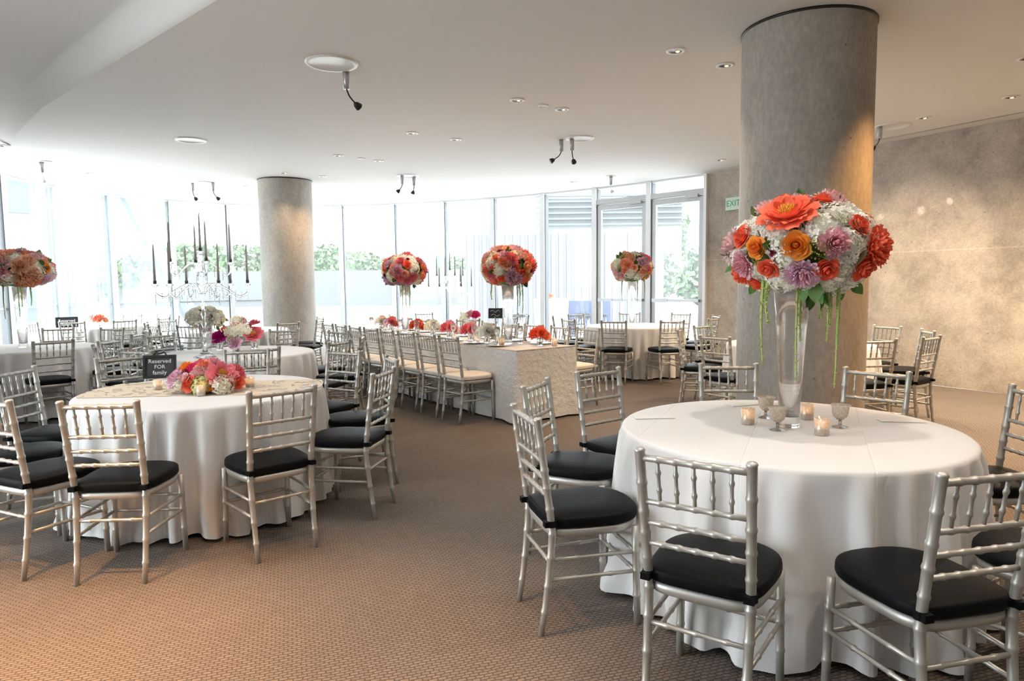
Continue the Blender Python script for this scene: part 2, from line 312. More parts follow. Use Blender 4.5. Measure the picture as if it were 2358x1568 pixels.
def bamboo(a, b, r, nodes, bump=0.0028, taper=1.0, seg=8, cap_ball=False):
    a, b = Vector(a), Vector(b); L = (b-a).length; pts = [(0, r)]
    for t in nodes:
        w = 0.006/L
        pts += [(t-2*w, None), (t-w, r+bump*0.6), (t, r+bump), (t+w, r+bump*0.6), (t+2*w, None)]
    pts.append((1, r)); P, R = [], []
    for t, rr in pts:
        k = 1+(taper-1)*t; P.append(a.lerp(b, t)); R.append((r if rr is None else rr)*k)
    if cap_ball:
        d = (b-a).normalized(); P += [b+d*0.004, b+d*0.011, b+d*0.015]; R += [r*1.12, r*0.9, r*0.25]
    return sweep(P, R, seg)

# ------------------------------------------------------------------ room shell
HC = 3.4
WP = [(-8.72, 11.79), (-8.76, 13.17), (-8.43, 14.43), (-7.69, 15.52), (-6.70, 16.30), (-5.49, 16.73), (-4.18, 16.82), (-2.86, 16.64), (-1.61, 16.24), (-0.42, 15.69), (0.71, 15.02), (1.76, 14.26), (2.72, 13.42), (3.59, 12.52)]
WL = [(-5.8, -3.4), (-5.8, -2.1), (-5.8, -0.8), (-5.8, 0.5), (-5.8, 1.8), (-5.85, 3.1), (-6.0, 4.4), (-6.35, 5.65), (-6.85, 6.85), (-7.45, 8.0), (-8.0, 9.2), (-8.45, 10.45)]
WALL = [(3.59, 12.52), (4.0, 12.15), (5.29, 10.05), (6.25, 8.42), (7.45, 6.3), (8.2, 4.2), (8.5, 2.0), (8.5, -3.4)]
ALLW = WL + WP
outline = ALLW + WALL[1:]
fl = struct(ob('floor', mesh('floor', [(x, y, 0) for x, y in outline] + [(x, y, -0.12) for x, y in outline], [tuple(range(len(outline)))[::-1]] + [tuple(range(len(outline), 2*len(outline)))], 'carpet', False)))
# ceiling: flat slab plus a shallow raised band behind a curved edge
CV = [(3.2, -3.4), (2.4, -1.2), (1.5, 0.9), (0.5, 2.4), (-0.6, 3.6), (-1.99, 4.8), (-2.81, 5.52), (-3.94, 6.51), (-5.1, 7.56), (-6.29, 8.81), (-7.1, 9.9), (-7.9, 11.0), (-8.72, 11.79)]
CW = [(-5.8, -3.4), (-5.8, -2.1), (-5.8, -0.8), (-5.8, 0.5), (-5.8, 1.8), (-6.0, 4.4), (-6.35, 5.65), (-6.85, 6.85), (-7.45, 8.0), (-8.0, 9.2), (-8.25, 9.9), (-8.55, 10.9), (-8.72, 11.79)]
CHh = [0.26, 0.26, 0.26, 0.26, 0.26, 0.26, 0.24, 0.21, 0.16, 0.09, 0.04, 0.01, 0.0]
main = CV + WP[1:] + WALL[1:]
nm = len(main)
V = [(x, y, HC) for x, y in main] + [(x, y, HC+0.5) for x, y in main]
struct(ob('ceiling', mesh('ceiling', V, [tuple(range(nm)), tuple(range(nm, 2*nm))[::-1]], 'ceiling', False)))
def catm(P, k=6):
    out = []
    for i in range(len(P)-1):
        p0, p1, p2, p3 = (Vector((*P[max(0, min(len(P)-1, j))], 0)[:3]) if len(P[0]) == 2 else Vector(P[max(0, min(len(P)-1, j))]) for j in (i-1, i, i+1, i+2))
        for s in range(k):
            t = s/k; out.append(0.5*((2*p1)+(p2-p0)*t+(2*p0-5*p1+4*p2-p3)*t*t+(3*p1-p0-3*p2+p3)*t**3))
    out.append(Vector((*P[-1], 0)[:3]) if len(P[0]) == 2 else Vector(P[-1])); return out
V, F = [], []
for i, ((cx, cyy), (wx, wy), h) in enumerate(zip(CV, CW, CHh)):
    d = Vector((wx-cx, wy-cyy)); L = max(d.length, 1e-4); d /= L; w = min(0.30, L)
    for t, hh in ((-0.02, -0.004), (0.0, 0.0), (0.2, 0.16), (0.4, 0.5), (0.65, 0.84), (0.85, 0.96), (1.0, 1.0)):
        V.append((cx+d.x*w*t, cyy+d.y*w*t, HC+h*hh))
    V.append((wx, wy, HC+h))
for i in range(len(CV)-1):
    for k in range(7): F.append((i*8+k, i*8+k+1, i*8+9+k, i*8+8+k))
struct(ob('ceiling', mesh('ceiling_cove', V, F, 'ceiling')))
# roof slab over the cove keeps the sky out
nl = [*CV, *reversed(CW[:-1])]
struct(ob('ceiling', mesh('ceiling_roof', [(x, y, HC+0.5) for x, y in nl], [tuple(range(len(nl)))], 'plaster', False)))
def wall_strip(name, P, th, mat, z0=0.0, z1=HC+0.5):
    V, F = [], []; n = len(P)
    for i, p in enumerate(P):
        a = Vector(P[max(i-1, 0)]); b = Vector(P[min(i+1, n-1)]); t = (b-a).normalized(); nn = Vector((-t.y, t.x))*th
        for q in (Vector(p), Vector(p)+nn):
            V += [(q.x, q.y, z0), (q.x, q.y, z1)]
    for i in range(n-1):
        a, b = i*4, i*4+4
        F += [(a, b, b+1, a+1), (a+2, a+3, b+3, b+2), (a+1, b+1, b+3, a+3), (a, a+2, b+2, b)]
    F += [(0, 1, 3, 2), (n*4-4, n*4-2, n*4-1, n*4-3)]
    return struct(ob(name, mesh(name, V, F, mat, False)))
wr = wall_strip('wall_right', [tuple(p) [:2] for p in catm(WALL, 4)], 0.35, 'concrete_wall')
wall_strip('wall_back', [(8.5, -3.4), (-5.8, -3.4)], 0.3, 'plaster')
# slim reveal strip where the ceiling meets the concrete
rv = [tuple(p)[:2] for p in catm(WALL, 4)]
def inset(P, d):
    out = []
    for i, p in enumerate(P):
        t = (Vector(P[min(i+1, len(P)-1)])-Vector(P[max(i-1, 0)])).normalized(); out.append((p[0]+t.y*d, p[1]-t.x*d))
    return out
V = []; F = []
for p, q in zip(inset(rv, 0.32), inset(rv, 0.30)): V += [(p[0], p[1], HC-0.003), (q[0], q[1], HC-0.003)]
for i in range(len(rv)-1): F.append((2*i, 2*i+2, 2*i+3, 2*i+1))
struct(ob('trim_1', mesh('ceiling_slot', V, F, 'grey', False)))

# --- curved glazing, one window per bay; the last two bays hold the doors
def bisector(P, i):
    t = (Vector(P[min(i+1, len(P)-1)])-Vector(P[max(i-1, 0)])).normalized(); return t, Vector((-t.y, t.x))
def zbox(c, t, n, hw, d0, d1, z0, z1):
    V = []
    for z in (z0, z1):
        for d in (d0, d1):
            for s in (-hw, hw):
                p = Vector(c)+t*s+n*d; V.append((p.x, p.y, z))
    return V, [(0, 2, 3, 1), (4, 5, 7, 6), (0, 1, 5, 4), (2, 6, 7, 3), (0, 4, 6, 2), (1, 3, 7, 5)]
def bar(a, b, n, d0, d1, z0, z1):
    V = []
    for z in (z0, z1):
        for d in (d0, d1):
            for p in (Vector(a), Vector(b)):
                q = p+n*d; V.append((q.x, q.y, z))
    return V, [(0, 2, 3, 1), (4, 5, 7, 6), (0, 1, 5, 4), (2, 6, 7, 3), (0, 4, 6, 2), (1, 3, 7, 5)]
nw = 0
wall_strip('wall_left', ALLW[:3], 0.3, 'plaster'); wall_strip('wall_left', ALLW[5:11], 0.3, 'plaster')
for i in [2, 3, 4] + list(range(10, len(ALLW)-1)):  # unseen near bays: windows added for daylight, rest walled to hold it back
    a, b = Vector(ALLW[i]), Vector(ALLW[i+1]); t = (b-a).normalized(); n = Vector((-t.y, t.x))
    isdoor = i >= len(ALLW)-3; inframe = i >= len(WL)
    top = HC if inframe else HC+0.5
    nw += 1
    if isdoor: w = struct(ob('door_%d' % (i-(len(ALLW)-3)+1), None))
    else: w = struct(ob('window_%d' % nw, None))
    tt, nn = bisector(ALLW, i)
    mu = ob('mullion', mesh('mullion', *zbox(a, tt, nn, 0.055, -0.06, 0.12, 0, top), 'alu', False), w)
    gs = -1 if i < len(WL)+5 else 1; gw = 0.010 if i < len(WL)+5 else 0.005
    ob('side_strip', mesh('side_strip', *zbox(a+tt*gs*(0.0555+gw), tt, nn, gw, -0.03, 0.12, 0.03, top-0.01), 'side_strip', False), w)  # thin dark strip down one side of the mullion
    a2, b2 = a+t*0.056, b-t*0.056
    ob('head_frame', mesh('head_frame', *bar(a2, b2, n, -0.03, 0.09, top-0.035, top), 'alu', False), w)
    if not isdoor:
        ob('sill_frame', mesh('sill_frame', *bar(a2, b2, n, -0.03, 0.09, 0, 0.07), 'alu', False), w)
        ob('pane', mesh('pane', [(a2.x, a2.y, 0.07), (b2.x, b2.y, 0.07), (b2.x, b2.y, top-0.035), (a2.x, a2.y, top-0.035)], [(0, 1, 2, 3)], 'pane', False), w)
        if i < len(WL)+5:
            ob('guard_rail', mesh('guard_rail', *bar(a2, b2, n, 0.02, 0.05, 1.08, 1.115), 'alu', False), w)
    else:
        ob('transom_bar', mesh('transom_bar', *bar(a2, b2, n, -0.05, 0.10, 3.05, 3.15), 'dooralu', False), w)
        ob('transom_pane', mesh('transom_pane', [(a2.x, a2.y, 3.15), (b2.x, b2.y, 3.15), (b2.x, b2.y, top-0.035), (a2.x, a2.y, top-0.035)], [(0, 1, 2, 3)], 'pane', False), w)
        leaf = ob('door_leaf', mesh('door_leaf', *join(
            bar(a2+t*0.01, a2+t*0.10, n, -0.02, 0.035, 0.01, 3.04), bar(b2-t*0.10, b2-t*0.01, n, -0.02, 0.035, 0.01, 3.04),
            bar(a2+t*0.10, b2-t*0.10, n, -0.02, 0.035, 2.93, 3.04), bar(a2+t*0.10, b2-t*0.10, n, -0.02, 0.035, 0.01, 0.26)), 'dooralu', False), w)
        pa, pb = a2+t*0.10, b2-t*0.10
        ob('pane', mesh('door_pane', [(pa.x, pa.y, 0.26), (pb.x, pb.y, 0.26), (pb.x, pb.y, 2.93), (pa.x, pa.y, 2.93)], [(0, 1, 2, 3)], 'pane', False), leaf)
        ob('push_bar', mesh('push_bar', *join(bar(a2+t*0.06, b2-t*0.06, n, -0.09, -0.06, 1.07, 1.12), bar(a2+t*0.07, a2+t*0.42, n, -0.10, -0.055, 1.06, 1.13), bar(a2+t*0.06, a2+t*0.09, n, -0.06, -0.015, 1.07, 1.12), bar(b2-t*0.09, b2-t*0.06, n, -0.06, -0.015, 1.07, 1.12)), 'grey', False), leaf)
        tb = Vector(b2)-t*0.35-n*0.07
        ob('door_closer', mesh('door_closer', *bar(tb, tb+t*0.26, n, -0.03, 0.03, 3.0, 3.05), 'dooralu', False), leaf)
a = Vector(WP[-1])
struct(ob('trim_2', mesh('end_mullion', *zbox(a-Vector((0.015, -0.015)), Vector((0.69, -0.72)), Vector((0.72, 0.69)), 0.03, -0.06, 0.12, 0, HC), 'alu', False)))

# sheer curtains in the left bays
for bi, (f0, f1) in ((0, (0.35, 0.98)), (1, (0.05, 0.97)), (2, (0.06, 0.93))):
    a, b = Vector(WP[bi]), Vector(WP[bi+1]); t = (b-a).normalized(); n = Vector((-t.y, t.x)); L = (b-a).length
    V, F = [], []; N = 90
    for k in range(N+1):
        s = f0+(f1-f0)*k/N; ph = s*L*2*pi/0.11
        for z in (0.03, 1.2, 2.3, 3.36):
            dd = -0.16+0.035*math.sin(ph+0.5*math.sin(z*1.3+s*9))+0.012*math.sin(ph*0.37+z)
            p = a+t*(s*L)+n*dd; V.append((p.x, p.y, z))
    for k in range(N):
        for j in range(3): F.append((k*4+j, k*4+4+j, k*4+5+j, k*4+1+j))
    tag(ob('sheer_curtain', mesh('sheer_curtain', V, F, 'sheer')), ['sheer white curtain hanging behind the tall peach flower ball', 'sheer white curtain hanging behind the small chalkboard by the window', 'sheer white curtain in the window bay beside the diagonal outdoor strut'][bi], 'curtain')

# --- concrete columns
def column(x, y, r, label):
    V, F = lathe([(r, 0), (r, 0.6), (r, 1.2), (r, 1.8), (r, 2.4), (r, 3.0), (r, HC-0.02)], 72)
    c = tag(ob('concrete_column', mesh('concrete_column', V, F, 'concrete'), None, (x, y, 0)), label, 'column')
    ob('shadow_gap', mesh('shadow_gap', *lathe([(r-0.006, HC-0.02), (r+0.008, HC-0.02), (r+0.008, HC-0.001), (r-0.006, HC-0.001)], 72), 'blk'), c)
column(2.33, 5.47, 0.485, 'thick round concrete column behind the largest flower ball')
column(-4.20, 12.82, 0.48, 'round concrete column standing near the curved window wall')

# ------------------------------------------------------------------ chairs
def back_y(z): return -0.19-0.065*max(0.0, (z-0.45)/0.47)
def hw(z): return 0.168+0.010*max(0.0, (z-0.45)/0.47)
CM = {}
def chair_meshes():
    for s in (-1, 1):
        P, R = [], []
        zs = [0, 0.10, 0.21, 0.33, 0.43, 0.535, 0.625, 0.70, 0.80, 0.91]
        allz = []
        for z in zs[1:-1]: allz += [z-0.012, z-0.006, z, z+0.006, z+0.012]
        allz = [0.0]+allz+[0.905, 0.91, 0.917, 0.92]
        for z in allz:
            x = s*(hw(z) if z >= 0.45 else 0.168-0.006*(0.45-z)/0.45)
            y = back_y(z) if z >= 0.45 else -0.19-0.05*((0.45-z)/0.45)**1.5
            r = 0.0125+0.0035*min(1, z/0.35)
            if any(abs(z-q) < 0.001 for q in zs[1:-1]): r += 0.003
            elif any(abs(z-q) < 0.007 for q in zs[1:-1]): r += 0.002
            if z == 0.905: r = 0.0165
            if z == 0.91: r = 0.019
            if z == 0.917: r = 0.015
            if z == 0.92: r = 0.004
            P.append((x, y, z)); R.append(r)
        CM['post%d' % s] = mesh('back_post', *sweep(P, R, 10), 'silver')
        CM['leg%d' % s] = mesh('front_leg', *bamboo((s*0.186, 0.185, 0), (s*0.180, 0.175, 0.43), 0.0145, [0.3, 0.55, 0.75], taper=1.08, seg=10), 'silver')
    for k, (z, r) in enumerate(((0.885, 0.0115), (0.735, 0.010), (0.662, 0.0095), (0.590, 0.0095))):
        CM['rail%d' % k] = mesh('back_rail', *bamboo((-hw(z), back_y(z), z), (hw(z), back_y(z), z), r, [0.17, 0.33, 0.5, 0.67, 0.83], seg=8), 'silver')
    for k in range(5):
        x = -0.115+0.0575*k
        CM['spindle%d' % k] = mesh('spindle', *bamboo((x, back_y(0.735), 0.735), (x*1.03, back_y(0.885), 0.885), 0.0062, [0.3, 0.7], bump=0.0035, seg=6), 'silver')
    def seat_outline(inset, bulge):
        pts = []
        for u in np.linspace(0, 1, 40, endpoint=False):
            a = 2*pi*u; c, s = math.cos(a), math.sin(a); e = 0.62 if s > 0 else 0.36
            x = math.copysign(abs(c)**e, c); y = math.copysign(abs(s)**e, s)
            wx = 0.197-inset if y > 0 else 0.175-inset
            wx = 0.188+0.012*y-inset+0.010*(1-y*y)
            pts.append((x*wx, y*(0.203-inset)+bulge*(1-x*x)*max(0, y)))
        return pts
    def layers(spec):
        V, F = [], []; n = 40
        for ins, z, bl in spec:
            V += [(x, y, z) for x, y in seat_outline(ins, bl)]
        for i in range(len(spec)-1):
            for k in range(n): F.append((i*n+k, i*n+(k+1) % n, (i+1)*n+(k+1) % n, (i+1)*n+k))
        F.append(tuple(range(n))[::-1]); F.append(tuple(range((len(spec)-1)*n, len(spec)*n))); return V, F
    CM['frame'] = mesh('seat_frame', *layers([(0.014, 0.412, 0.012), (0.004, 0.416, 0.012), (0.0, 0.43, 0.012), (0.002, 0.448, 0.012), (0.02, 0.452, 0.012)]), 'silver')
    cu = [(0.010, 0.4525, 0.02), (-0.004, 0.456, 0.024), (-0.007, 0.464, 0.025), (-0.006, 0.488, 0.025), (-0.003, 0.4945, 0.025), (0.003, 0.4985, 0.024), (0.012, 0.5015, 0.022), (0.045, 0.508, 0.015), (0.09, 0.512, 0.01), (0.15, 0.513, 0.0)]
    CM['cush_b'] = mesh('cushion', *layers(cu), 'black_fab'); CM['cush_w'] = mesh('cushion', *layers(cu), 'white_fab')
    def tie(s, mat):
        v1 = lathe([(0.0165, 0.462), (0.0205, 0.462), (0.0205, 0.488), (0.0165, 0.488)], 10, True)
        v1 = ([(x+s*0.169, y-0.193, z) for x, y, z in v1[0]], v1[1])
        v2 = box(s*0.169-0.016, s*0.169+0.016, -0.226, -0.208, 0.463, 0.487)
        v3 = box(min(s*0.10, s*0.16), max(s*0.10, s*0.16), -0.203, -0.192, 0.465, 0.485)
        return mesh('cushion_tie', *join(v1, v2, v3), mat, False)
    for s in (-1, 1): CM['tie_b%d' % s] = tie(s, 'black_fab'); CM['tie_w%d' % s] = tie(s, 'white_fab')
    # stretchers
    fx = 0.183; ry = lambda z: -0.19-0.05*((0.45-z)/0.45)**1.5
    CM['str0'] = mesh('stretcher', *bamboo((-0.165, ry(0.31), 0.31), (0.165, ry(0.31), 0.31), 0.0085, [0.2, 0.5, 0.8], seg=8), 'silver')
    for k, z in enumerate((0.32, 0.235)):
        CM['str%d' % (1+k)] = mesh('stretcher', *bamboo((-fx, 0.178, z), (fx, 0.178, z), 0.0085, [0.2, 0.5, 0.8], seg=8), 'silver')
        for s in (-1, 1):
            CM['str%d%d' % (3+k, s)] = mesh('stretcher', *bamboo((s*0.165, ry(z), z), (s*fx, 0.178, z), 0.0085, [0.3, 0.7], seg=8), 'silver')
chair_meshes()
PARTS = [('back_post', 'post-1'), ('back_post', 'post1'), ('front_leg', 'leg-1'), ('front_leg', 'leg1')] + [('back_rail', 'rail%d' % k) for k in range(4)] + \
    [('spindle', 'spindle%d' % k) for k in range(5)] + [('seat_frame', 'frame')] + [('stretcher', k) for k in ('str0', 'str1', 'str2', 'str3-1', 'str31', 'str4-1', 'str41')]
NCH = [0]
def chair(x, y, face, label, group, white=False):
    """face: direction (radians) the sitter looks"""
    NCH[0] += 1
    t = thing('ballroom_chair', label, 'chair', (x, y, 0.0), face-pi/2, group)
    for nm_, k in PARTS: ob(nm_, CM[k], t)
    c = 'w' if white else 'b'
    cu = ob('cushion', CM['cush_'+c], t)
    for s in (-1, 1): ob('cushion_tie', CM['tie_%s%d' % (c, s)], cu)
    return t

# ------------------------------------------------------------------ tables and cloths
ZT = 0.765
def round_cloth(seed, R=0.762):
    r = random.Random(seed); V, F = [], []; N = 320
    comps = [(r.choice((17, 18, 19)), r.uniform(0, 6.3), 0.5), (r.choice((25, 27, 28)), r.uniform(0, 6.3), 0.65), (r.choice((33, 35)), r.uniform(0, 6.3), 0.35), (r.choice((7, 8, 9)), r.uniform(0, 6.3), 0.5)]
    def fold(a, d=0.0):
        s = sum(w*math.cos(k*(a+d*0.05*math.sin(2*a+p))+p+1.1*math.sin(3*a+p)) for k, p, w in comps)
        return math.tanh(s*1.7)
    rows = [(0.25, 0.0, 0), (0.5, 0.0, 0), (0.7, 0.0, 0), (R-0.016, -0.0005, 0), (R-0.006, -0.003, 0), (R+0.001, -0.009, 0), (R+0.004, -0.022, 0.02)]
    for s in (0.08, 0.16, 0.28, 0.42, 0.56, 0.70, 0.84, 0.94, 0.985): rows.append((R+0.004+0.03*s, -(ZT-0.012)*s, s**0.55))
    V.append((0, 0, ZT))
    for rr, dz, am in rows:
        for k in range(N):
            a = 2*pi*k/N; f = fold(a, am); rad = rr+am*0.056*f + (0.014*am if am else 0)
            z = ZT+dz
            if am and dz < -0.70: z = max(0.006, z+0.008*math.sin(a*9+seed)); rad += 0.020*math.sin(a*7+seed)+0.012*math.sin(a*23+seed*2)
            V.append((rad*math.cos(a), rad*math.sin(a), z))
    for k in range(N): F.append((0, 1+k, 1+(k+1) % N))
    for i in range(len(rows)-1):
        for k in range(N): F.append((1+i*N+k, 1+(i+1)*N+k, 1+(i+1)*N+(k+1) % N, 1+i*N+(k+1) % N))
    return V, F
TOPM = mesh('tabletop', *lathe([(0.0, 0.735), (0.75, 0.735), (0.755, 0.745), (0.75, ZT-0.004), (0.0, ZT-0.004)], 40), 'extwhite')
LEGM = mesh('leg', *sweep([(0, 0, 0), (0, 0, 0.735)], 0.016, 8), 'grey')
TDESC = {}
def table(x, y, seed, which):
    t = thing('round_table', 'round folding table under the cloth %s' % which, 'table', (x, y, 0))
    ob('tabletop', TOPM, t)
    for a in range(4): ob('leg', LEGM, t, (0.5*math.cos(a*pi/2+0.4), 0.5*math.sin(a*pi/2+0.4), 0))
    me = mesh('tablecloth', *round_cloth(seed), 'cloth')
    tag(ob('tablecloth', me, None, (x, y, 0)), 'white floor-length cloth on the round table %s' % which, 'tablecloth')
T = {1: (1.29, 3.16), 2: (-2.07, 4.51), 3: (-2.87, 7.05), 4: (-5.70, 7.85), 5: (-7.40, 12.1), 6: (-4.35, 10.75), 8: (1.95, 10.75), 9: (3.15, 7.40), 10: (-1.0, 11.7)}
TW = {1: 'with the largest flower ball, before the thick column', 2: 'with the low pink bouquet and lace runner', 3: 'with the big crystal candelabra', 4: 'with the peach flower ball by the curtains',
      5: 'with the small chalkboard near the curtains', 6: 'in front of the far concrete column', 8: 'with a flower ball before the glass doors', 9: 'hidden behind the thick concrete column', 10: 'with the small far candelabra'}
for k, (x, y) in T.items(): table(x, y, k*3+1, TW[k])
TN = {1: 'largest-flower', 2: 'lace-runner', 3: 'big-candelabra', 4: 'peach-flower', 5: 'curtain-side chalkboard', 6: 'far-column', 8: 'glass-door', 9: 'behind-column', 10: 'far-candelabra'}
ORD = ['first', 'second', 'third', 'fourth', 'fifth', 'sixth', 'seventh']
# table -> anchor thing, then chairs (angle round the table, distance of the back from the centre) counted from it on each side
RING = {
    1: ('thick column', {'aisle': [(84, 1.26), (126, 1.24), (155, 1.27), (194, 1.27), (236, 1.31), (274, 1.28)], 'concrete-wall': [(45, 1.25), (4, 1.24), (306, 1.30)]}),
    2: ('chalkboard', {'long-table': [(99, 1.25), (58, 1.24), (24, 1.26), (349, 1.25), (312, 1.27)], 'curtain': [(142, 1.24), (179, 1.26), (213, 1.27), (246, 1.30), (274, 1.31)]}),
    3: ('candelabra', {'long-table': [(299, 1.25), (338, 1.25), (9, 1.27), (50, 1.27), (89, 1.34)], 'curtain': [(252, 1.25), (218, 1.27), (184, 1.3), (148, 1.38), (122, 1.3)]}),
    4: ('curtains', {'window': [(145, 1.35), (108, 1.4), (75, 1.3), (40, 1.32), (4, 1.3), (318, 1.28), (282, 1.3)]}),
    5: ('curtains', {'window': [(95, 1.3), (62, 1.3), (28, 1.3), (352, 1.28), (318, 1.3), (286, 1.3), (255, 1.3)]}),
    6: ('far column', {'long-table': [(36, 1.34), (2, 1.3), (325, 1.3), (292, 1.27)], 'curtain': [(140, 1.3), (168, 1.3), (200, 1.3), (232, 1.3), (262, 1.28)]}),
    8: ('doors', {'concrete-wall': [(42, 1.3), (0, 1.3), (322, 1.3), (284, 1.28)], 'long-table': [(83, 1.34), (131, 1.3), (172, 1.3), (212, 1.3), (246, 1.28)]}),
    9: ('thick column', {'door': [(211, 1.34), (165, 1.28), (127, 1.28), (94, 1.3)], 'concrete-wall': [(278, 1.28), (311, 1.3), (352, 1.3), (24, 1.38), (62, 1.3)]}),
    10: ('long table', {'far-column': [(210, 1.28), (165, 1.28), (120, 1.28), (80, 1.28)], 'door': [(250, 1.28), (285, 1.28), (320, 1.28), (0, 1.28), (38, 1.28)]})}
JIT = random.Random(5)
for k, (anchor, sides) in RING.items():
    x0, y0 = T[k]
    for side, lst in sides.items():
        for i, (ang, d) in enumerate(lst):
            a = math.radians(ang); dd = max(d, 1.28)-0.255; j = JIT.uniform(-0.09, 0.09) if k > 2 else JIT.uniform(-0.03, 0.03)
            cx, cyy, fc = x0+dd*math.cos(a), y0+dd*math.sin(a), a+pi+j
            if (k, ang) == (1, 274): fc = math.radians(103); cx, cyy = 1.37+0.255*math.cos(fc), 1.89+0.255*math.sin(fc)
            chair(cx, cyy, fc, 'silver black-cushioned chair at the %s table, %s from the %s on the %s side' % (TN[k], ORD[i], anchor, side), 'chairs at the %s table' % TN[k])

# long banquet table
LU = Vector((math.cos(math.radians(127)), math.sin(math.radians(127)))); LW = Vector((LU.y, -LU.x)); L0 = Vector((0.04, 6.91)); LL, LB = 4.4, 0.82
def lt(al, ac): p = L0+LU*al+LW*ac; return p.x, p.y
def long_cloth():
    per = []; rc = 0.02
    def edge(p, q, n):
        for i in range(n): t = i/n; per.append((p[0]+(q[0]-p[0])*t, p[1]+(q[1]-p[1])*t))
    def corner(cx, cyy, a0):
        for i in range(8): a = a0+(pi/2)*i/8; per.append((cx+rc*math.cos(a), cyy+rc*math.sin(a)))
    A, B = LL, LB
    edge((rc, 0), (A-rc, 0), 60); corner(A-rc, rc, -pi/2); edge((A, rc), (A, B-rc), 14); corner(A-rc, B-rc, 0); edge((A-rc, B), (rc, B), 60); corner(rc, B-rc, pi/2); edge((0, B-rc), (0, rc), 14); corner(rc, rc, pi)
    n = len(per); c = (A/2, B/2)
    nrm = []
    for i in range(n):
        p, q = per[i-1], per[(i+1) % n]; t = Vector((q[0]-p[0], q[1]-p[1])).normalized(); nrm.append(Vector((t.y, -t.x)))
    V, F = [], []
    for s in (0, 0.02, 0.05, 0.15, 0.3, 0.5, 0.7, 0.85, 0.975):
        for i, (x, y) in enumerate(per):
            dc = min(math.hypot(x-a, y-b) for a in (0, A) for b in (0, B))
            cf = math.exp(-(dc/0.10)**2)
            f = 0.5+0.5*math.sin(x*13.0+y*15+math.sin(x*5)*1.5)
            off = 0.004*(s > 0)+s*(0.012+0.05*cf*1.2+0.028*f*(1-cf))
            p = Vector((x, y))+nrm[i]*off
            V.append((p.x-LL/2, -(p.y-LB/2), ZT-(ZT-0.002)*s-(0.003 if s == 0.02 else 0)))
    for j in range(8):
        for i in range(n): F.append((j*n+i, j*n+(i+1) % n, (j+1)*n+(i+1) % n, (j+1)*n+i))
    F.append(tuple(range(n))); return V, [f[::-1] for f in F]
bt = thing('banquet_table', 'long folding table under the textured white cloth', 'table', (*lt(LL/2, LB/2), 0), math.radians(127))
ob('tabletop', mesh('long_top', *box(-LL/2+0.01, LL/2-0.01, -LB/2+0.01, LB/2-0.01, 0.735, ZT-0.004), 'extwhite', False), bt)
for sx in (-1, 0, 1):
    for sy in (-1, 1): ob('leg', LEGM, bt, (sx*(LL/2-0.3), sy*(LB/2-0.1), 0))
tag(ob('tablecloth', mesh('long_cloth', *long_cloth(), 'rosette'), None, (*lt(LL/2, LB/2), 0), (0, 0, math.radians(127))), 'white textured floor-length cloth on the long rectangular table', 'tablecloth')
fa = math.atan2(LW.y, LW.x)
for i in range(8):
    x, y = lt(0.53+0.464*i, -0.235); chair(x, y, fa+JIT.uniform(-0.04, 0.04), 'silver white-cushioned chair, %s from the far-column end of the long-table row' % (ORD+['eighth'])[7-i], 'row of white-cushioned chairs along the long table', True)
for i in range(6):
    x, y = lt(0.42+0.52*i, 1.42-0.255); chair(x, y, fa+pi+JIT.uniform(-0.05, 0.05), 'silver white-cushioned chair on the door side of the long table, %s from the far end' % ORD[5-i], 'white-cushioned chairs on the door side of the long table', True)

# ------------------------------------------------------------------ flowers
def petal_surf(V, F, phi, alpha, R, H, flare, ruf, rr, nu=4, nv=4, base=0.12):
    n0 = len(V); ph = rr.uniform(0, 6.3); tilt = rr.uniform(-0.12, 0.12)
    for j in range(nv+1):
        t = j/nv
        for i in range(nu+1):
            u = -1+2*i/nu
            w = math.sin(pi*(0.20+0.55*t)) if t < 0.999 else 0.60
            a = phi+u*alpha*w
            rho = R*(base+(1-base)*math.sin(t*pi/2)**0.75)*(1-0.07*u*u+tilt*u*0.6)
            lip = max(0.0, t-0.72)/0.28
            rho += R*flare*lip*0.55
            rho *= (1+ruf*math.sin(u*5+ph)*t)*(1-(0.55*t*t if R < 0.3 else 0.0))
            z = H*(t**1.25)-0.14*H*u*u*t-flare*H*lip*0.55+ruf*0.8*R*math.cos(u*6+ph)*t
            V.append((rho*math.cos(a), rho*math.sin(a), z))
    for j in range(nv):
        for i in range(nu): q = n0+j*(nu+1)+i; F.append((q, q+1, q+nu+2, q+nu+1))
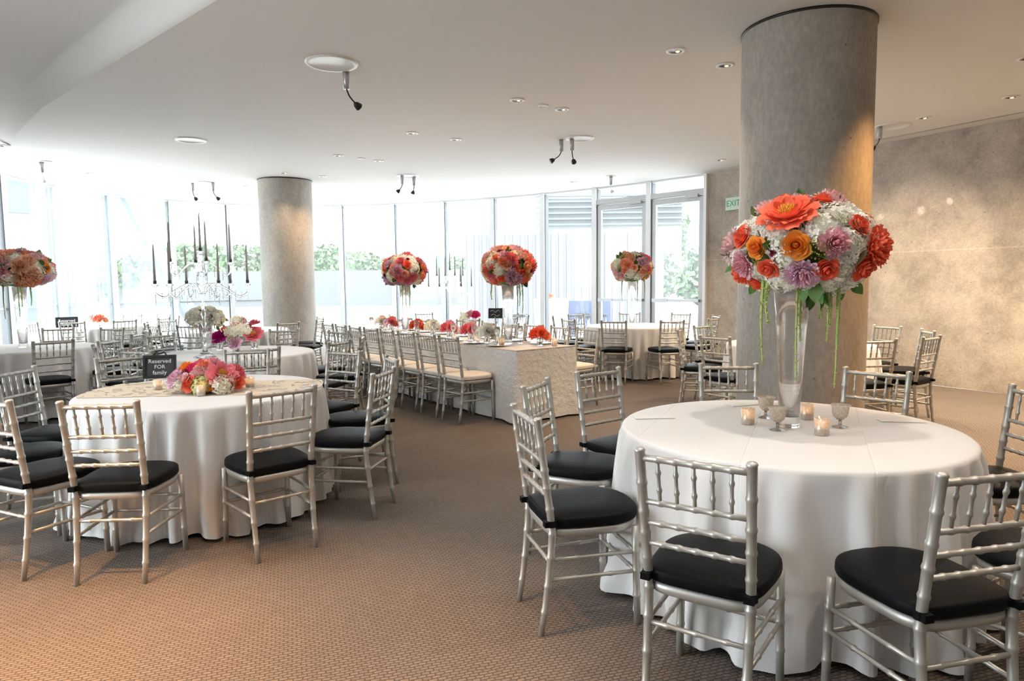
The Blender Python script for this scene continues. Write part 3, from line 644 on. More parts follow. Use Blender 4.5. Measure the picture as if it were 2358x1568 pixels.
def bloom(kind, seed):
    rr = random.Random(seed); V, F = [], []
    if kind == 'rose':
        lay = [(0.07, 2, 0.74, 0.0), (0.16, 3, 0.76, 0.0), (0.26, 3, 0.75, 0.03), (0.37, 4, 0.71, 0.06), (0.49, 4, 0.64, 0.10), (0.62, 5, 0.54, 0.14), (0.76, 5, 0.41, 0.18), (0.90, 6, 0.26, 0.22)]; ruf = 0.02; al = 1.22
    elif kind == 'peony':
        lay = [(0.10, 4, 0.74, 0.0), (0.21, 6, 0.78, 0.05), (0.32, 7, 0.77, 0.08), (0.44, 8, 0.72, 0.1), (0.56, 9, 0.64, 0.12), (0.70, 9, 0.52, 0.15), (0.84, 9, 0.37, 0.2), (0.95, 8, 0.2, 0.25)]; ruf = 0.085; al = 0.98
    elif kind == 'open':
        lay = [(0.50, 6, 0.56, 0.1), (0.66, 6, 0.50, 0.2), (0.82, 7, 0.40, 0.25), (0.96, 8, 0.22, 0.3)]; ruf = 0.05; al = 1.1
    if kind in ('rose', 'peony', 'open'):
        for R, n, H, fl_ in lay:
            o = rr.uniform(0, 6.3)
            for k in range(n):
                petal_surf(V, F, o+2*pi*k/n+rr.uniform(-0.12, 0.12), al*pi/n, R*rr.uniform(0.9, 1.06), H*rr.uniform(0.88, 1.1), fl_, ruf, rr, nu=5, nv=5)
        if kind != 'open':
            n0 = len(V); v, f = lathe([(0.001, 0.70), (0.07, 0.67), (0.12, 0.55), (0.10, 0.2)], 10); V += v; F += [tuple(i+n0 for i in q) for q in f]
        return V, F
    if kind == 'hydrangea':
        n = 95
        for i in range(n):
            z = 1-1.35*(i+0.5)/n; r_ = math.sqrt(max(0, 1-z*z)); a = i*2.39996
            c = Vector((r_*math.cos(a), r_*math.sin(a), z))*rr.uniform(0.80, 1.04); nn = (c.normalized()+Vector((rr.uniform(-.6, .6), rr.uniform(-.6, .6), rr.uniform(-.6, .6)))).normalized()
            t = nn.orthogonal().normalized(); b = nn.cross(t); o = rr.uniform(0, 1.6); s = rr.uniform(0.17, 0.235)
            c.z *= 0.66
            for k in range(4):
                q = o+k*pi/2; d = t*math.cos(q)+b*math.sin(q); e = t*math.cos(q+pi/2)+b*math.sin(q+pi/2); n0 = len(V)
                V += [c, c+d*s*0.55+e*s*0.42+nn*s*0.10, c+d*s+nn*s*0.02, c+d*s*0.55-e*s*0.42+nn*s*0.10]; F.append((n0, n0+3, n0+2, n0+1))
        n0 = len(V); v, f = lathe([(0.01, 0.44), (0.40, 0.38), (0.64, 0.2), (0.72, 0.0), (0.5, -0.22)], 14); V += [Vector(p) for p in v]; F += [tuple(i+n0 for i in q) for q in f]
        return V, F
    if kind == 'filler':
        for i in range(46):
            z = 1-1.2*(i+0.5)/46; r_ = math.sqrt(max(0, 1-z*z)); a = i*2.39996; c = Vector((r_*math.cos(a), r_*math.sin(a), z*0.8))*rr.uniform(0.6, 1.05); s = rr.uniform(0.09, 0.15); n0 = len(V)
            for d in ((1, 0, 0), (-1, 0, 0), (0, 1, 0), (0, -1, 0), (0, 0, 1), (0, 0, -1)): V.append(c+Vector(d)*s)
            for q in ((0, 2, 4), (2, 1, 4), (1, 3, 4), (3, 0, 4), (2, 0, 5), (1, 2, 5), (3, 1, 5), (0, 3, 5)): F.append(tuple(n0+i for i in q))
        return V, F
    if kind == 'leaf':
        for j in range(6):
            t = j/5; w = 0.34*math.sin(pi*min(1, t*0.93+0.04)); 
            V += [(-w, t*1.0-0.0, 0.25*t-0.35*t*t+0.05), (0, t, 0.25*t-0.35*t*t), (w, t, 0.25*t-0.35*t*t+0.05)]
        for j in range(5): F += [(j*3, j*3+1, j*3+4, j*3+3), (j*3+1, j*3+2, j*3+5, j*3+4)]
        return V, F
BM = {}
def bmesh_(kind, col, var=0):
    key = (kind, col, var)
    if key not in BM:
        mat = {'filler': MT['lime'], 'leaf': MT['leaf']}.get(kind) or PM[col]
        BM[key] = mesh(kind, *bloom(kind, hash(kind) % 97 + var*13 if False else (len(kind)*7+var*13)), mat, kind not in ('hydrangea', 'filler'))
    return BM[key]
def stamen_mesh():
    V, F = [], []; rr = random.Random(3)
    for i in range(60):
        r_ = 0.30*math.sqrt((i+0.5)/60); a = i*2.39996; h = 0.34+0.10*rr.random()-0.25*r_; s = 0.022; x, y = r_*math.cos(a), r_*math.sin(a); n0 = len(V)
        V += [(x*0.6, y*0.6, 0.1), (x-s, y, h), (x+s, y, h), (x, y+s, h+0.04), (x, y-s, h+0.03)]; F += [(n0, n0+1, n0+3), (n0, n0+3, n0+2), (n0, n0+2, n0+4), (n0, n0+4, n0+1), (n0+1, n0+4, n0+2, n0+3)]
    return mesh('stamens', V, F, 'stamen')
STM = stamen_mesh()
NAMES = {'rose': 'rose', 'peony': 'peony', 'open': 'open_peony', 'hydrangea': 'hydrangea', 'filler': 'filler_sprig', 'leaf': 'leaf'}
def put_bloom(root, kind, col, pos, nrm, size, var=0, spin=0.0):
    q = Vector(nrm).normalized().to_track_quat('Z', 'Y') @ Quaternion((0, 0, 1), spin)
    o = ob(NAMES[kind], bmesh_(kind, col, var), root, mtx=Matrix.Translation(pos) @ q.to_matrix().to_4x4() @ Matrix.Scale(size, 4))
    if kind == 'open':
        ob('stamens', STM, o)
    return o
def core(root, a, b, mat='leaf', c=(0, 0, 0)):
    V, F = lathe([(a*math.cos(t)*1.0+1e-4, b*math.sin(t)) for t in np.linspace(-pi/2, pi/2, 10)], 20)
    ob('greenery', mesh('greenery', V, F, mat), root, c)
def strand(root, pts, r, seed):
    rr = random.Random(seed); P = catm(pts, 8); n = len(P)
    vf = sweep(P, [r*(1-0.75*i/n)*rr.uniform(0.6, 1.25) for i in range(n)], 6)
    parts = [vf]
    for i in range(1, n-1):
        for _ in range(3):
            a = rr.uniform(0, 6.3); d = Vector((math.cos(a), math.sin(a), rr.uniform(-.6, .2)))*r*rr.uniform(0.7, 1.5)*(1.05-0.7*i/n); p = P[i]; s = r*0.42
            parts.append(([p+d+Vector((s, 0, 0)), p+d-Vector((s, 0, 0)), p+d+Vector((0, s, 0)), p+d-Vector((0, s, 0)), p+d+Vector((0, 0, s)), p+d-Vector((0, 0, s))],
                          [(0, 2, 4), (2, 1, 4), (1, 3, 4), (3, 0, 4), (2, 0, 5), (1, 2, 5), (3, 1, 5), (0, 3, 5)]))
    ob('trailing_amaranth', mesh('trailing_amaranth', *join(*parts), 'trail'), root)
def ray(px, py):
    d = rgt*((px-1179)/FPX)+dwn*((py-784)/FPX)+fwd; return d.normalized()
CAMP = Vector((0, 0, EYE))
def hit_ellipsoid(px, py, C, a, b):
    d = ray(px, py); o = CAMP-C; s = Vector((1/a, 1/a, 1/b)); o2 = Vector((o.x*s.x, o.y*s.y, o.z*s.z)); d2 = Vector((d.x*s.x, d.y*s.y, d.z*s.z))
    A, B, Cc = d2.dot(d2), 2*o2.dot(d2), o2.dot(o2)-1; D = B*B-4*A*Cc
    tt = (-B-math.sqrt(max(D, 0)))/(2*A)
    p = CAMP+d*tt-C; n = Vector((p.x/a/a, p.y/a/a, p.z/b/b)).normalized()
    if D < 0: p = Vector((n.x*a, n.y*a, n.z*b))*0.98
    return p, n
def fib_ball(root, a, b, n, palette, sizes, seed, taken=(), c=Vector((0, 0, 0)), zmin=-0.75):
    rr = random.Random(seed)
    for i in range(n):
        z = 1-(1-zmin)*(i+0.5)/n; r_ = math.sqrt(max(0, 1-z*z)); th = i*2.39996+rr.uniform(-.2, .2)
        u = Vector((r_*math.cos(th), r_*math.sin(th), z)); p = Vector((u.x*a, u.y*a, u.z*b))
        if any((p-t).length < rad for t, rad in taken): continue
        nn = Vector((u.x/a, u.y/a, u.z/b)).normalized(); kind, col = rr.choice(palette); s = sizes*rr.uniform(0.8, 1.2)*{'hydrangea': 1.25, 'rose': 0.85, 'peony': 1.1, 'open': 1.2, 'filler': 0.8}[kind]*(0.55 if col == 'wine' else 1)
        put_bloom(root, kind, col, c+p-nn*s*(0.42 if kind == 'hydrangea' else 0.2), nn, s*(1.05 if kind == 'hydrangea' else 1.12), rr.randrange(2), rr.uniform(0, 6))
    for i in range(14):
        th = rr.uniform(0, 6.3); z = rr.uniform(-0.9, 0.9); r_ = math.sqrt(1-z*z); nn = Vector((r_*math.cos(th)/a, r_*math.sin(th)/a, z/b)).normalized()
        p = Vector((r_*math.cos(th)*a, r_*math.sin(th)*a, z*b)); q = nn.to_track_quat('Y', 'Z') @ Quaternion((0, 1, 0), rr.uniform(0, 6))
        ob('leaf', bmesh_('leaf', 'leaf'), root, mtx=Matrix.Translation(c+p*0.93) @ q.to_matrix().to_4x4() @ Matrix.Scale(sizes*rr.uniform(0.9, 1.5), 4))

def tall_vase(x, y, h, r0, r1, label, nst=5, seed=0):
    """clear flared vase with thick foot, stems inside"""
    pr = [(0.0, 0.0), (r0*1.02, 0.0), (r0*1.05, 0.012), (r0, 0.03), (r0+(r1-r0)*0.25, h*0.35), (r0+(r1-r0)*0.6, h*0.72), (r1, h)]
    inn = [(r1-0.004, h), (r0+(r1-r0)*0.6-0.004, h*0.72), (r0+(r1-r0)*0.25-0.004, h*0.35), (r0-0.005, 0.05), (0.0, 0.045)]
    v = tag(ob('glass_vase', mesh('glass_vase', *lathe(pr+inn, 28), 'glass'), None, (x, y, ZT+0.001)), label, 'vase')
    return v
# --- the largest ball
C1 = Vector((1.355, 3.17, 1.60)); A1, B1 = 0.315, 0.225
fb = thing('flower_arrangement', 'largest flower ball of coral and pink blooms with trailing green strands', 'flowers', (C1.x, C1.y, C1.z))
core(fb, A1*0.86, B1*0.86)
HERO = [('open', 'coral', 1813, 489, 58), ('peony', 'pale', 1731, 488, 28), ('peony', 'pale', 1838, 450, 26), ('rose', 'coral', 1895, 462, 24), ('peony', 'pale', 1944, 456, 38), ('rose', 'coral', 1977, 518, 26),
    ('hydrangea', 'white', 1897, 513, 48), ('rose', 'coral', 2029, 516, 18), ('peony', 'coral', 2017, 571, 44), ('rose', 'coral', 1987, 616, 30), ('hydrangea', 'white', 1975, 555, 36), ('peony', 'pink', 1922, 560, 30),
    ('filler', 'lime', 1888, 568, 26), ('leaf', 'leaf', 1897, 592, 28), ('rose', 'orange', 1833, 565, 29), ('hydrangea', 'white', 1788, 552, 40), ('rose', 'orange', 1743, 570, 24), ('rose', 'coral', 1710, 545, 26),
    ('hydrangea', 'white', 1730, 516, 32), ('rose', 'wine', 1783, 579, 12), ('rose', 'coral', 1770, 618, 23), ('hydrangea', 'white', 1806, 598, 34), ('peony', 'lilac', 1847, 630, 34), ('rose', 'coral', 1904, 619, 27),
    ('hydrangea', 'white', 1938, 628, 40), ('peony', 'pink', 1712, 610, 28), ('rose', 'coral', 1743, 652, 20), ('hydrangea', 'white', 1790, 652, 42), ('hydrangea', 'white', 1966, 658, 44), ('hydrangea', 'white', 2000, 492, 38),
    ('filler', 'lime', 1943, 497, 17), ('filler', 'lime', 1866, 458, 20), ('hydrangea', 'white', 1702, 578, 18), ('filler', 'lime', 1744, 602, 15), ('hydrangea', 'white', 2003, 632, 34), ('hydrangea', 'white', 1760, 520, 26),
    ('hydrangea', 'white', 1868, 655, 30), ('hydrangea', 'white', 1740, 630, 22), ('hydrangea', 'white', 1910, 665, 30)]
taken = []
for i, (k, c, px, py, rp) in enumerate(HERO):
    p, n = hit_ellipsoid(px, py, C1, A1, B1); s = rp/FPX*(p+C1-CAMP).dot(fwd)*1.06
    if k == 'leaf':
        continue
    put_bloom(fb, k, c, p-n*s*{'hydrangea': 0.42, 'filler': 0.35}.get(k, 0.15), n, s*{'hydrangea': 0.98, 'filler': 1.0, 'open': 1.05}.get(k, 1.14), i % 2, i*1.7); taken.append((p, s*1.25))
fib_ball(fb, A1, B1, 60, [('hydrangea', 'white')]*4+[('rose', 'coral'), ('peony', 'pale'), ('rose', 'orange'), ('peony', 'coral')], 0.062, 11, taken)
rr = random.Random(21)
for px, py, s in ((1850, 440, 0.06), (1838, 436, 0.05), (1872, 442, 0.05), (1972, 442, 0.05), (1980, 440, 0.04), (1883, 655, 0.08), (1872, 668, 0.07), (1900, 668, 0.07), (1890, 675, 0.07), (1735, 655, 0.05), (1897, 592, 0.05), (1902, 585, 0.05), (1875, 690, 0.07), (1760, 580, 0.04), (1965, 520, 0.04), (1845, 665, 0.06), (1860, 684, 0.06)):
    p, n = hit_ellipsoid(px, py, C1, A1, B1); q = (n+Vector((rr.uniform(-.5, .5), 0, rr.uniform(-.7, .3)))).to_track_quat('Y', 'Z') @ Quaternion((0, 1, 0), rr.uniform(0, 6))
    ob('leaf', bmesh_('leaf', 'leaf'), fb, mtx=Matrix.Translation(p*0.95) @ q.to_matrix().to_4x4() @ Matrix.Scale(s*1.2, 4))
for i, (dx, dy, zt, zb, r_) in enumerate(((-0.215, -0.10, -0.16, -0.52, 0.011), (-0.200, -0.11, -0.16, -0.34, 0.012), (-0.075, -0.13, -0.17, -0.60, 0.010), (-0.055, -0.12, -0.16, -0.42, 0.011), (0.055, -0.14, -0.16, -0.42, 0.010), (0.075, -0.12, -0.16, -0.36, 0.008),
        (0.10, -0.13, -0.17, -0.63, 0.009), (0.115, -0.11, -0.16, -0.47, 0.009), (0.045, -0.10, -0.15, -0.32, 0.012), (0.09, -0.16, -0.16, -0.36, 0.008))):
    strand(fb, [(dx, dy, zt+0.06), (dx*1.02, dy*1.03, zt), (dx*1.05, dy*1.05, (zt+zb)/2), (dx*1.0, dy*1.05, zb)], r_, 40+i)
tall_vase(1.31, 3.17, 0.66, 0.046, 0.082, 'tall clear flared vase carrying the largest flower ball', 5, 3)
# --- the other balls
PAL_PEACH = [('rose', 'orange'), ('peony', 'peach'), ('rose', 'salmon'), ('open', 'salmon'), ('hydrangea', 'ivory'), ('peony', 'peach'), ('peony', 'pale'), ('rose', 'peach'), ('rose', 'salmon'), ('hydrangea', 'white'), ('rose', 'wine'), ('peony', 'lilac'), ('filler', 'lime')]
PAL_MIX = [('rose', 'coral'), ('peony', 'pale'), ('hydrangea', 'white'), ('rose', 'salmon'), ('peony', 'rose'), ('rose', 'wine'), ('peony', 'lilac'), ('rose', 'peach'), ('hydrangea', 'ivory'), ('peony', 'salmon')]
def ball_on_vase(x, y, zc, a, b, n, pal, label, vlabel, seed, size=0.068, strands=4):
    root = thing('flower_arrangement', label, 'flowers', (x, y, zc)); core(root, a*0.86, b*0.86)
    fib_ball(root, a-0.02, b-0.02, n, pal, size, seed)
    r = random.Random(seed+9)
    for i in range(strands):
        an = -pi/2+r.uniform(-1.5, 1.5); d = a*r.uniform(0.35, 0.7); dx, dy = d*math.cos(an), d*math.sin(an); L = r.uniform(0.12, 0.36)
        strand(root, [(dx, dy, -b*0.7), (dx*1.03, dy*1.03, -b-0.02), (dx*1.05, dy*1.05, -b-L/2), (dx, dy, -b-L)], 0.010, seed*5+i)
    tall_vase(x, y, zc-b*0.85-ZT, 0.045, 0.075, vlabel, 4, seed)
ball_on_vase(-5.68, 7.85, 1.665, 0.355, 0.23, 66, PAL_PEACH, 'peach and orange flower ball by the sheer curtains', 'tall clear vase under the peach flower ball by the curtains', 5, 0.075, 5)
x, y = lt(0.68, LB/2); ball_on_vase(x, y, 1.632, 0.30, 0.235, 70, PAL_MIX, 'round coral and ivory flower ball at the near end of the long table', 'tall clear vase at the near end of the long table', 6)
x, y = lt(3.14, LB/2); ball_on_vase(x, y, 1.64, 0.31, 0.245, 66, PAL_MIX+[('open', 'salmon'), ('hydrangea', 'white')], 'pink and salmon flower ball at the far end of the long table', 'tall clear vase at the far end of the long table', 17)
ball_on_vase(1.90, 10.7, 1.675, 0.31, 0.255, 62, PAL_PEACH+PAL_MIX, 'orange and pink flower ball in front of the glass doors', 'tall clear vase on the table before the glass doors', 28)
# --- low bouquets
def small_vase(x, y, r, h, label, mat='glass', group=None):
    pr = [(0.0, 0.0), (r*0.85, 0.0), (r, h*0.15), (r, h*0.7), (r*0.85, h), (r*0.78, h), (r*0.9, h*0.7), (r*0.9, h*0.15), (0.0, 0.01)]
    return tag(ob('bud_vase', mesh('bud_vase', *lathe(pr, 16), mat), None, (x, y, ZT+0.001)), label, 'vase', group)
lb = thing('flower_arrangement', 'low bouquet of hot pink and coral blooms on the lace runner', 'flowers', (-2.03, 4.42, ZT+0.003))
core(lb, 0.17, 0.07, c=(0, 0, 0.07))
LOW = [(-0.20, -0.10, 0.13, 'peony', 'lilac', 0.065), (-0.23, -0.04, 0.10, 'rose', 'hot', 0.055), (-0.16, 0.0, 0.20, 'rose', 'orange', 0.055), (-0.10, -0.03, 0.19, 'rose', 'hot', 0.06), (-0.05, 0.02, 0.22, 'peony', 'rose', 0.06),
       (0.0, -0.10, 0.17, 'peony', 'pale', 0.065), (0.02, 0.05, 0.225, 'peony', 'pink', 0.06), (-0.07, -0.15, 0.10, 'rose', 'coral', 0.06), (0.15, -0.10, 0.17, 'open', 'rose', 0.085), (0.09, -0.15, 0.10, 'rose', 'orange', 0.055),
       (0.17, -0.14, 0.06, 'hydrangea', 'ivory', 0.07), (0.02, -0.17, 0.05, 'hydrangea', 'lime', 0.06), (0.23, -0.05, 0.10, 'rose', 'coral', 0.06), (-0.17, -0.13, 0.05, 'hydrangea', 'ivory', 0.05), (-0.22, 0.02, 0.15, 'peony', 'pink', 0.06),
       (0.08, 0.02, 0.20, 'rose', 'magenta', 0.05), (0.2, 0.05, 0.16, 'peony', 'rose', 0.065), (0.05, 0.14, 0.14, 'hydrangea', 'ivory', 0.07), (-0.1, 0.13, 0.14, 'rose', 'salmon', 0.06), (-0.2, 0.1, 0.1, 'rose', 'hot', 0.06), (0.16, 0.13, 0.1, 'rose', 'coral', 0.06), (-0.12, -0.14, 0.13, 'rose', 'pale', 0.045), (0.0, -0.06, 0.22, 'rose', 'salmon', 0.05)]
lb.location.x = -2.0; lb.scale = (0.84,)*3
for i, (dx, dy, dz, k, c, s) in enumerate((q[0], q[1], max(q[2], 0.095), *q[3:]) for q in LOW): put_bloom(lb, k, c, Vector((dx, dy, dz-s*0.35)), Vector((dx*0.9, dy*1.1-0.06, 0.10 if dz < 0.12 else 0.18)), s*1.28, i % 2, i*1.3)
for i in range(10):
    a = i*0.63; ob('leaf', bmesh_('leaf', 'leaf'), lb, mtx=Matrix.Translation((0.2*math.cos(a), 0.13*math.sin(a), 0.05)) @ Euler((0.3, 0, a-pi/2)).to_matrix().to_4x4() @ Matrix.Scale(0.06, 4))
tag(ob('low_bowl', mesh('low_bowl', *lathe([(0, 0.0), (0.10, 0.0), (0.13, 0.03), (0.135, 0.06), (0.125, 0.06), (0.0, 0.012)], 24), 'mercury'), None, (-2.0, 4.42, ZT+0.0045)), 'low silver bowl under the hot pink bouquet', 'bowl')
def bouquet(x, y, blooms, label, vlabel, h=0.09, seed=0, r=0.035):
    small_vase(x, y, r, h, vlabel)
    root = thing('flower_bunch', label, 'flowers', (x, y, ZT+0.012))
    for i, (dx, dy, dz, k, c, s) in enumerate(blooms):
        put_bloom(root, k, c, Vector((dx, dy, dz)), Vector((dx*1.5, dy*1.5-0.08, 0.04+s*0.6)), s*1.25, i % 2, i*1.9+seed)
        ob('stem', mesh('stem', *sweep([(0, 0, 0.0), (dx*0.4, dy*0.4, dz*0.55), (dx, dy, dz+0.01)], 0.003, 5), 'stem'), root)
    for i in range(4):
        a = i*1.6+seed; ob('leaf', bmesh_('leaf', 'leaf'), root, mtx=Matrix.Translation((0.01*math.cos(a), 0.01*math.sin(a), h)) @ Euler((0.5, 0, a)).to_matrix().to_4x4() @ Matrix.Scale(0.055, 4))
def onT(px, py, z=ZT):
    d = ray(px, py); t = (z-EYE)/d.z; p = CAMP+d*t; return p.x, p.y
x, y = onT(506, 806); bouquet(x, y, [(0, 0, 0.12, 'peony', 'magenta', 0.075), (0.05, 0.04, 0.18, 'rose', 'coral', 0.055)], 'magenta peony with a coral rose in a small vase near the big candelabra', 'small clear vase holding the magenta peony', seed=1)
x, y = onT(545, 816); bouquet(x, y, [(0, -0.02, 0.10, 'peony', 'lilac', 0.06), (0.0, 0.05, 0.22, 'hydrangea', 'ivory', 0.10), (-0.04, 0.0, 0.15, 'filler', 'lime', 0.04), (-0.03, 0.07, 0.27, 'rose', 'rose', 0.04)], 'lilac peony and ivory hydrangea in a small vase beside the crystal candelabra', 'small clear vase holding the lilac peony', seed=2)
x, y = onT(586, 803); bouquet(x, y, [(0.0, 0, 0.14, 'open', 'rose', 0.085), (-0.01, 0.05, 0.25, 'peony', 'rose', 0.065), (-0.05, 0.0, 0.13, 'rose', 'wine', 0.03)], 'two red-pink peonies in a small vase beside the lilac peony', 'small clear vase holding the two red-pink peonies', seed=3)
LTF = [(0.25, 0.52, 'coral', 'salmon', 'a salmon and rose bunch at the near corner of the long table', 0.065), (0.95, 0.30, 'white', 'ivory', 'a creamy hydrangea bunch beside the near vase on the long table', 0.07), (1.38, 0.36, 'rose', 'pale', 'a wide dusty pink bunch mid-way on the long table', 0.07),
       (1.9, 0.38, 'rose', 'pink', 'a pink peony bunch on the long table beyond the dusty pink one', 0.065), (2.35, 0.40, 'ivory', 'white', 'an ivory bunch between pink and coral ones on the long table', 0.065), (2.7, 0.36, 'coral', 'coral', 'a bright coral bunch on the long table', 0.06), (3.6, 0.42, 'rose', 'salmon', 'a rosy bunch past the far vase on the long table', 0.06), (4.0, 0.45, 'white', 'peach', 'a white and peach bunch at the far end of the long table', 0.06)]
for i, (al, ac, c1, c2, lab, s) in enumerate(LTF):
    x, y = lt(al, ac); hy = c1 in ('white', 'ivory')
    bouquet(x, y, [(-0.05, 0, 0.12, 'hydrangea' if hy else 'peony', c1, s), (0.06, -0.02, 0.10, 'rose', c2, s*0.85), (0.01, 0.05, 0.16, 'peony', c2, s*0.9), (0.02, -0.05, 0.13, 'rose', c1, s*0.8)], lab[2:].replace('n ', '', 1) if lab.startswith('an ') else lab[2:], 'small clear vase of the '+lab.split(' on the')[0].split(' at the')[0].split(' beside')[0].split(' mid')[0].split(' past')[0].split(' between')[0].replace('an ', '').replace('a ', ''), seed=i)
x, y = onT(222, 752); bouquet(-7.25, 11.9, [(0, 0, 0.12, 'peony', 'salmon', 0.085), (-0.12, 0, 0.14, 'peony', 'pale', 0.07), (0.09, 0.02, 0.10, 'rose', 'peach', 0.05)], 'salmon and pale pink bunch beside the small chalkboard', 'small clear vase beside the small chalkboard', seed=8)
bouquet(-0.62, 11.55, [(0, 0, 0.14, 'peony', 'hot', 0.075), (-0.09, 0, 0.15, 'peony', 'pink', 0.07), (-0.2, 0, 0.08, 'hydrangea', 'ivory', 0.10)], 'hot pink and ivory bunch beside the small far candelabra', 'small clear vase with hot pink flowers by the far candelabra', seed=9)
bouquet(-4.35, 10.75, [(0, 0, 0.13, 'hydrangea', 'ivory', 0.09), (-0.08, 0, 0.10, 'rose', 'pale', 0.06), (0.08, 0, 0.12, 'peony', 'pale', 0.06)], 'pale ivory bunch on the table before the far column', 'small clear vase on the table before the far column', seed=10)

# ------------------------------------------------------------------ candelabra
def candelabra(x, y, z, label, s=1.0, rot=0.0, n_low=6, flowers=False, clabel='', fs=0):
    root = thing('candelabra', label, 'candelabra', (x, y, z), rot)
    ob('base', mesh('candelabra_base', *lathe([(0, 0), (0.10*s, 0), (0.105*s, 0.012), (0.06*s, 0.03), (0.025*s, 0.06), (0.02*s, 0.09)], 24), 'crystal'), root)
    prof = [(0.014*s, 0.085)]
    zz = 0.12
    while zz < 0.98*s:
        prof += [(0.013*s, zz), (0.024*s, zz+0.03), (0.013*s, zz+0.06)]; zz += 0.09
    ob('stem', mesh('candelabra_stem', *lathe(prof, 16), 'crystal'), root)
    tiers = [(n_low, 0.40*s, 0.62*s, 0.0), (4, 0.26*s, 0.82*s, 0.35)]
    cups = []
    for ti, (n, R, zc, o) in enumerate(tiers):
        for k in range(n):
            a = o+2*pi*k/n; ca, sa = math.cos(a), math.sin(a)
            pts = [(0.015*ca, 0.015*sa, zc-0.02*s), (R*0.25*ca, R*0.25*sa, zc+0.07*s), (R*0.55*ca, R*0.55*sa, zc+0.02*s), (R*0.8*ca, R*0.8*sa, zc-0.05*s), (R*ca, R*sa, zc-0.01*s), (R*ca, R*sa, zc+0.05*s)]
            arm = ob('arm', mesh('candelabra_arm', *sweep(catm(pts, 6), 0.0095*s, 8), 'crystal'), root)
            cp_ = lathe([(0.008*s, zc+0.045*s), (0.030*s, zc+0.06*s), (0.034*s, zc+0.068*s), (0.014*s, zc+0.07*s), (0.017*s, zc+0.105*s), (0.012*s, zc+0.105*s), (0.010*s, zc+0.075*s)], 14)
            ob('candle_cup', mesh('candle_cup', [(p[0]+R*ca, p[1]+R*sa, p[2]) for p in cp_[0]], cp_[1], 'crystal'), arm)
            parts = []
            for j in range(6):
                f = 0.30+0.14*j; px, py = R*f*ca, R*f*sa; L = (0.05+0.05*(j % 2))*s; zt = zc+(0.05-0.10*abs(f-0.3))*s-0.01
                for m_ in range(int(L/0.018)+1):
                    q = zt-m_*0.018; w = 0.006
                    parts.append(([(px+w, py, q), (px-w, py, q), (px, py+w, q), (px, py-w, q), (px, py, q+0.009), (px, py, q-0.009)], [(0, 2, 4), (2, 1, 4), (1, 3, 4), (3, 0, 4), (2, 0, 5), (1, 2, 5), (3, 1, 5), (0, 3, 5)]))
            ob('crystal_drops', mesh('crystal_drops', *join(*parts), 'crystal', False), arm)
            cups.append((R*ca, R*sa, zc+0.076*s))
    zc = 0.98*s; cp_ = lathe([(0.01*s, zc-0.02), (0.032*s, zc), (0.036*s, zc+0.01), (0.014*s, zc+0.012), (0.017*s, zc+0.05), (0.011*s, zc+0.05), (0.009*s, zc+0.016)], 14)
    ob('candle_cup', mesh('candle_cup', *cp_, 'crystal'), root); cups.append((0, 0, zc+0.017))
    for cx, cyy, cz in cups:
        p = Matrix.Rotation(rot, 3, 'Z') @ Vector((cx, cyy, cz))
        L = 0.36*s
        cm = mesh('taper_candle', *lathe([(0.0, 0), (0.0115*s, 0), (0.0105*s, L*0.3), (0.007*s, L*0.85), (0.004*s, L*0.985), (0.0, L)], 12), 'wax')
        c = tag(ob('taper_candle', cm, None, (x+p.x, y+p.y, z+p.z)), clabel, 'candle', clabel.replace('grey taper candle standing in', 'tapers of'))
        ob('wick', mesh('wick', *sweep([(0, 0, L-0.003), (0.001, 0, L+0.012)], 0.001, 5), 'blk'), c)
    return root
cx3, cy3 = -2.98, 6.55
candelabra(cx3, cy3, ZT+0.001, 'big crystal candelabra with grey tapers in front of the window wall', 1.03, 0.25, 6, clabel='grey taper candle standing in the big crystal candelabra')
candelabra(-1.06, 11.75, ZT+0.001, 'small far crystal candelabra between the flower balls', 0.92, 0.1, 6, clabel='grey taper candle standing in the small far candelabra')
# ivory collar of flowers on the big candelabra's table
root = thing('flower_arrangement', 'loose ivory hydrangea cluster under the arms of the big candelabra', 'flowers', (-4.60, 9.75, 0)) if False else None
x, y = -3.16, 7.0
iv = thing('flower_arrangement', 'ivory flower dome behind the big crystal candelabra', 'flowers', (x, y, ZT+0.16))
core(iv, 0.11, 0.07, c=(0, 0, 0.20))
fib_ball(iv, 0.165, 0.11, 30, [('hydrangea', 'white'), ('peony', 'white'), ('rose', 'ivory')], 0.055, 33, c=Vector((0, 0, 0.20)), zmin=-0.6)
tall_vase(x, y, 0.30, 0.04, 0.06, 'clear vase under the ivory flower dome', 3, 2)

# ------------------------------------------------------------------ votives, goblets, cards
def votive(x, y, label, r=0.030, h=0.066, mat='mercury', lit=True, group=None):
    v = thing('votive_holder', label, 'candle holder', (x, y, ZT+0.001), 0, group)
    ob('cup', mesh('votive_cup', *lathe([(0, 0), (r*0.86, 0), (r*0.9, 0.004), (r, h), (r-0.003, h), (r*0.84, 0.009), (0, 0.008)], 20), mat), v)
    ob('candle', mesh('votive_candle', *lathe([(0, 0.009), (r*0.75, 0.0095), (r*0.78, h*0.45), (0, h*0.45)], 16), 'cream'), v)
    if lit:
        ob('flame', mesh('flame', *lathe([(0, h*0.47), (0.003, h*0.52), (0.0036, h*0.58), (0.0015, h*0.70), (0, h*0.76)], 8), 'flame'), v)
        l = bpy.data.objects.new('votive_light', bpy.data.lights.new('votive_light', 'POINT')); l.data.energy = 0.03; l.data.color = (1, 0.6, 0.3); l.data.shadow_soft_size = 0.006; COL.objects.link(l); l.parent = v; l.location = (0, 0, h*0.85)
    return v
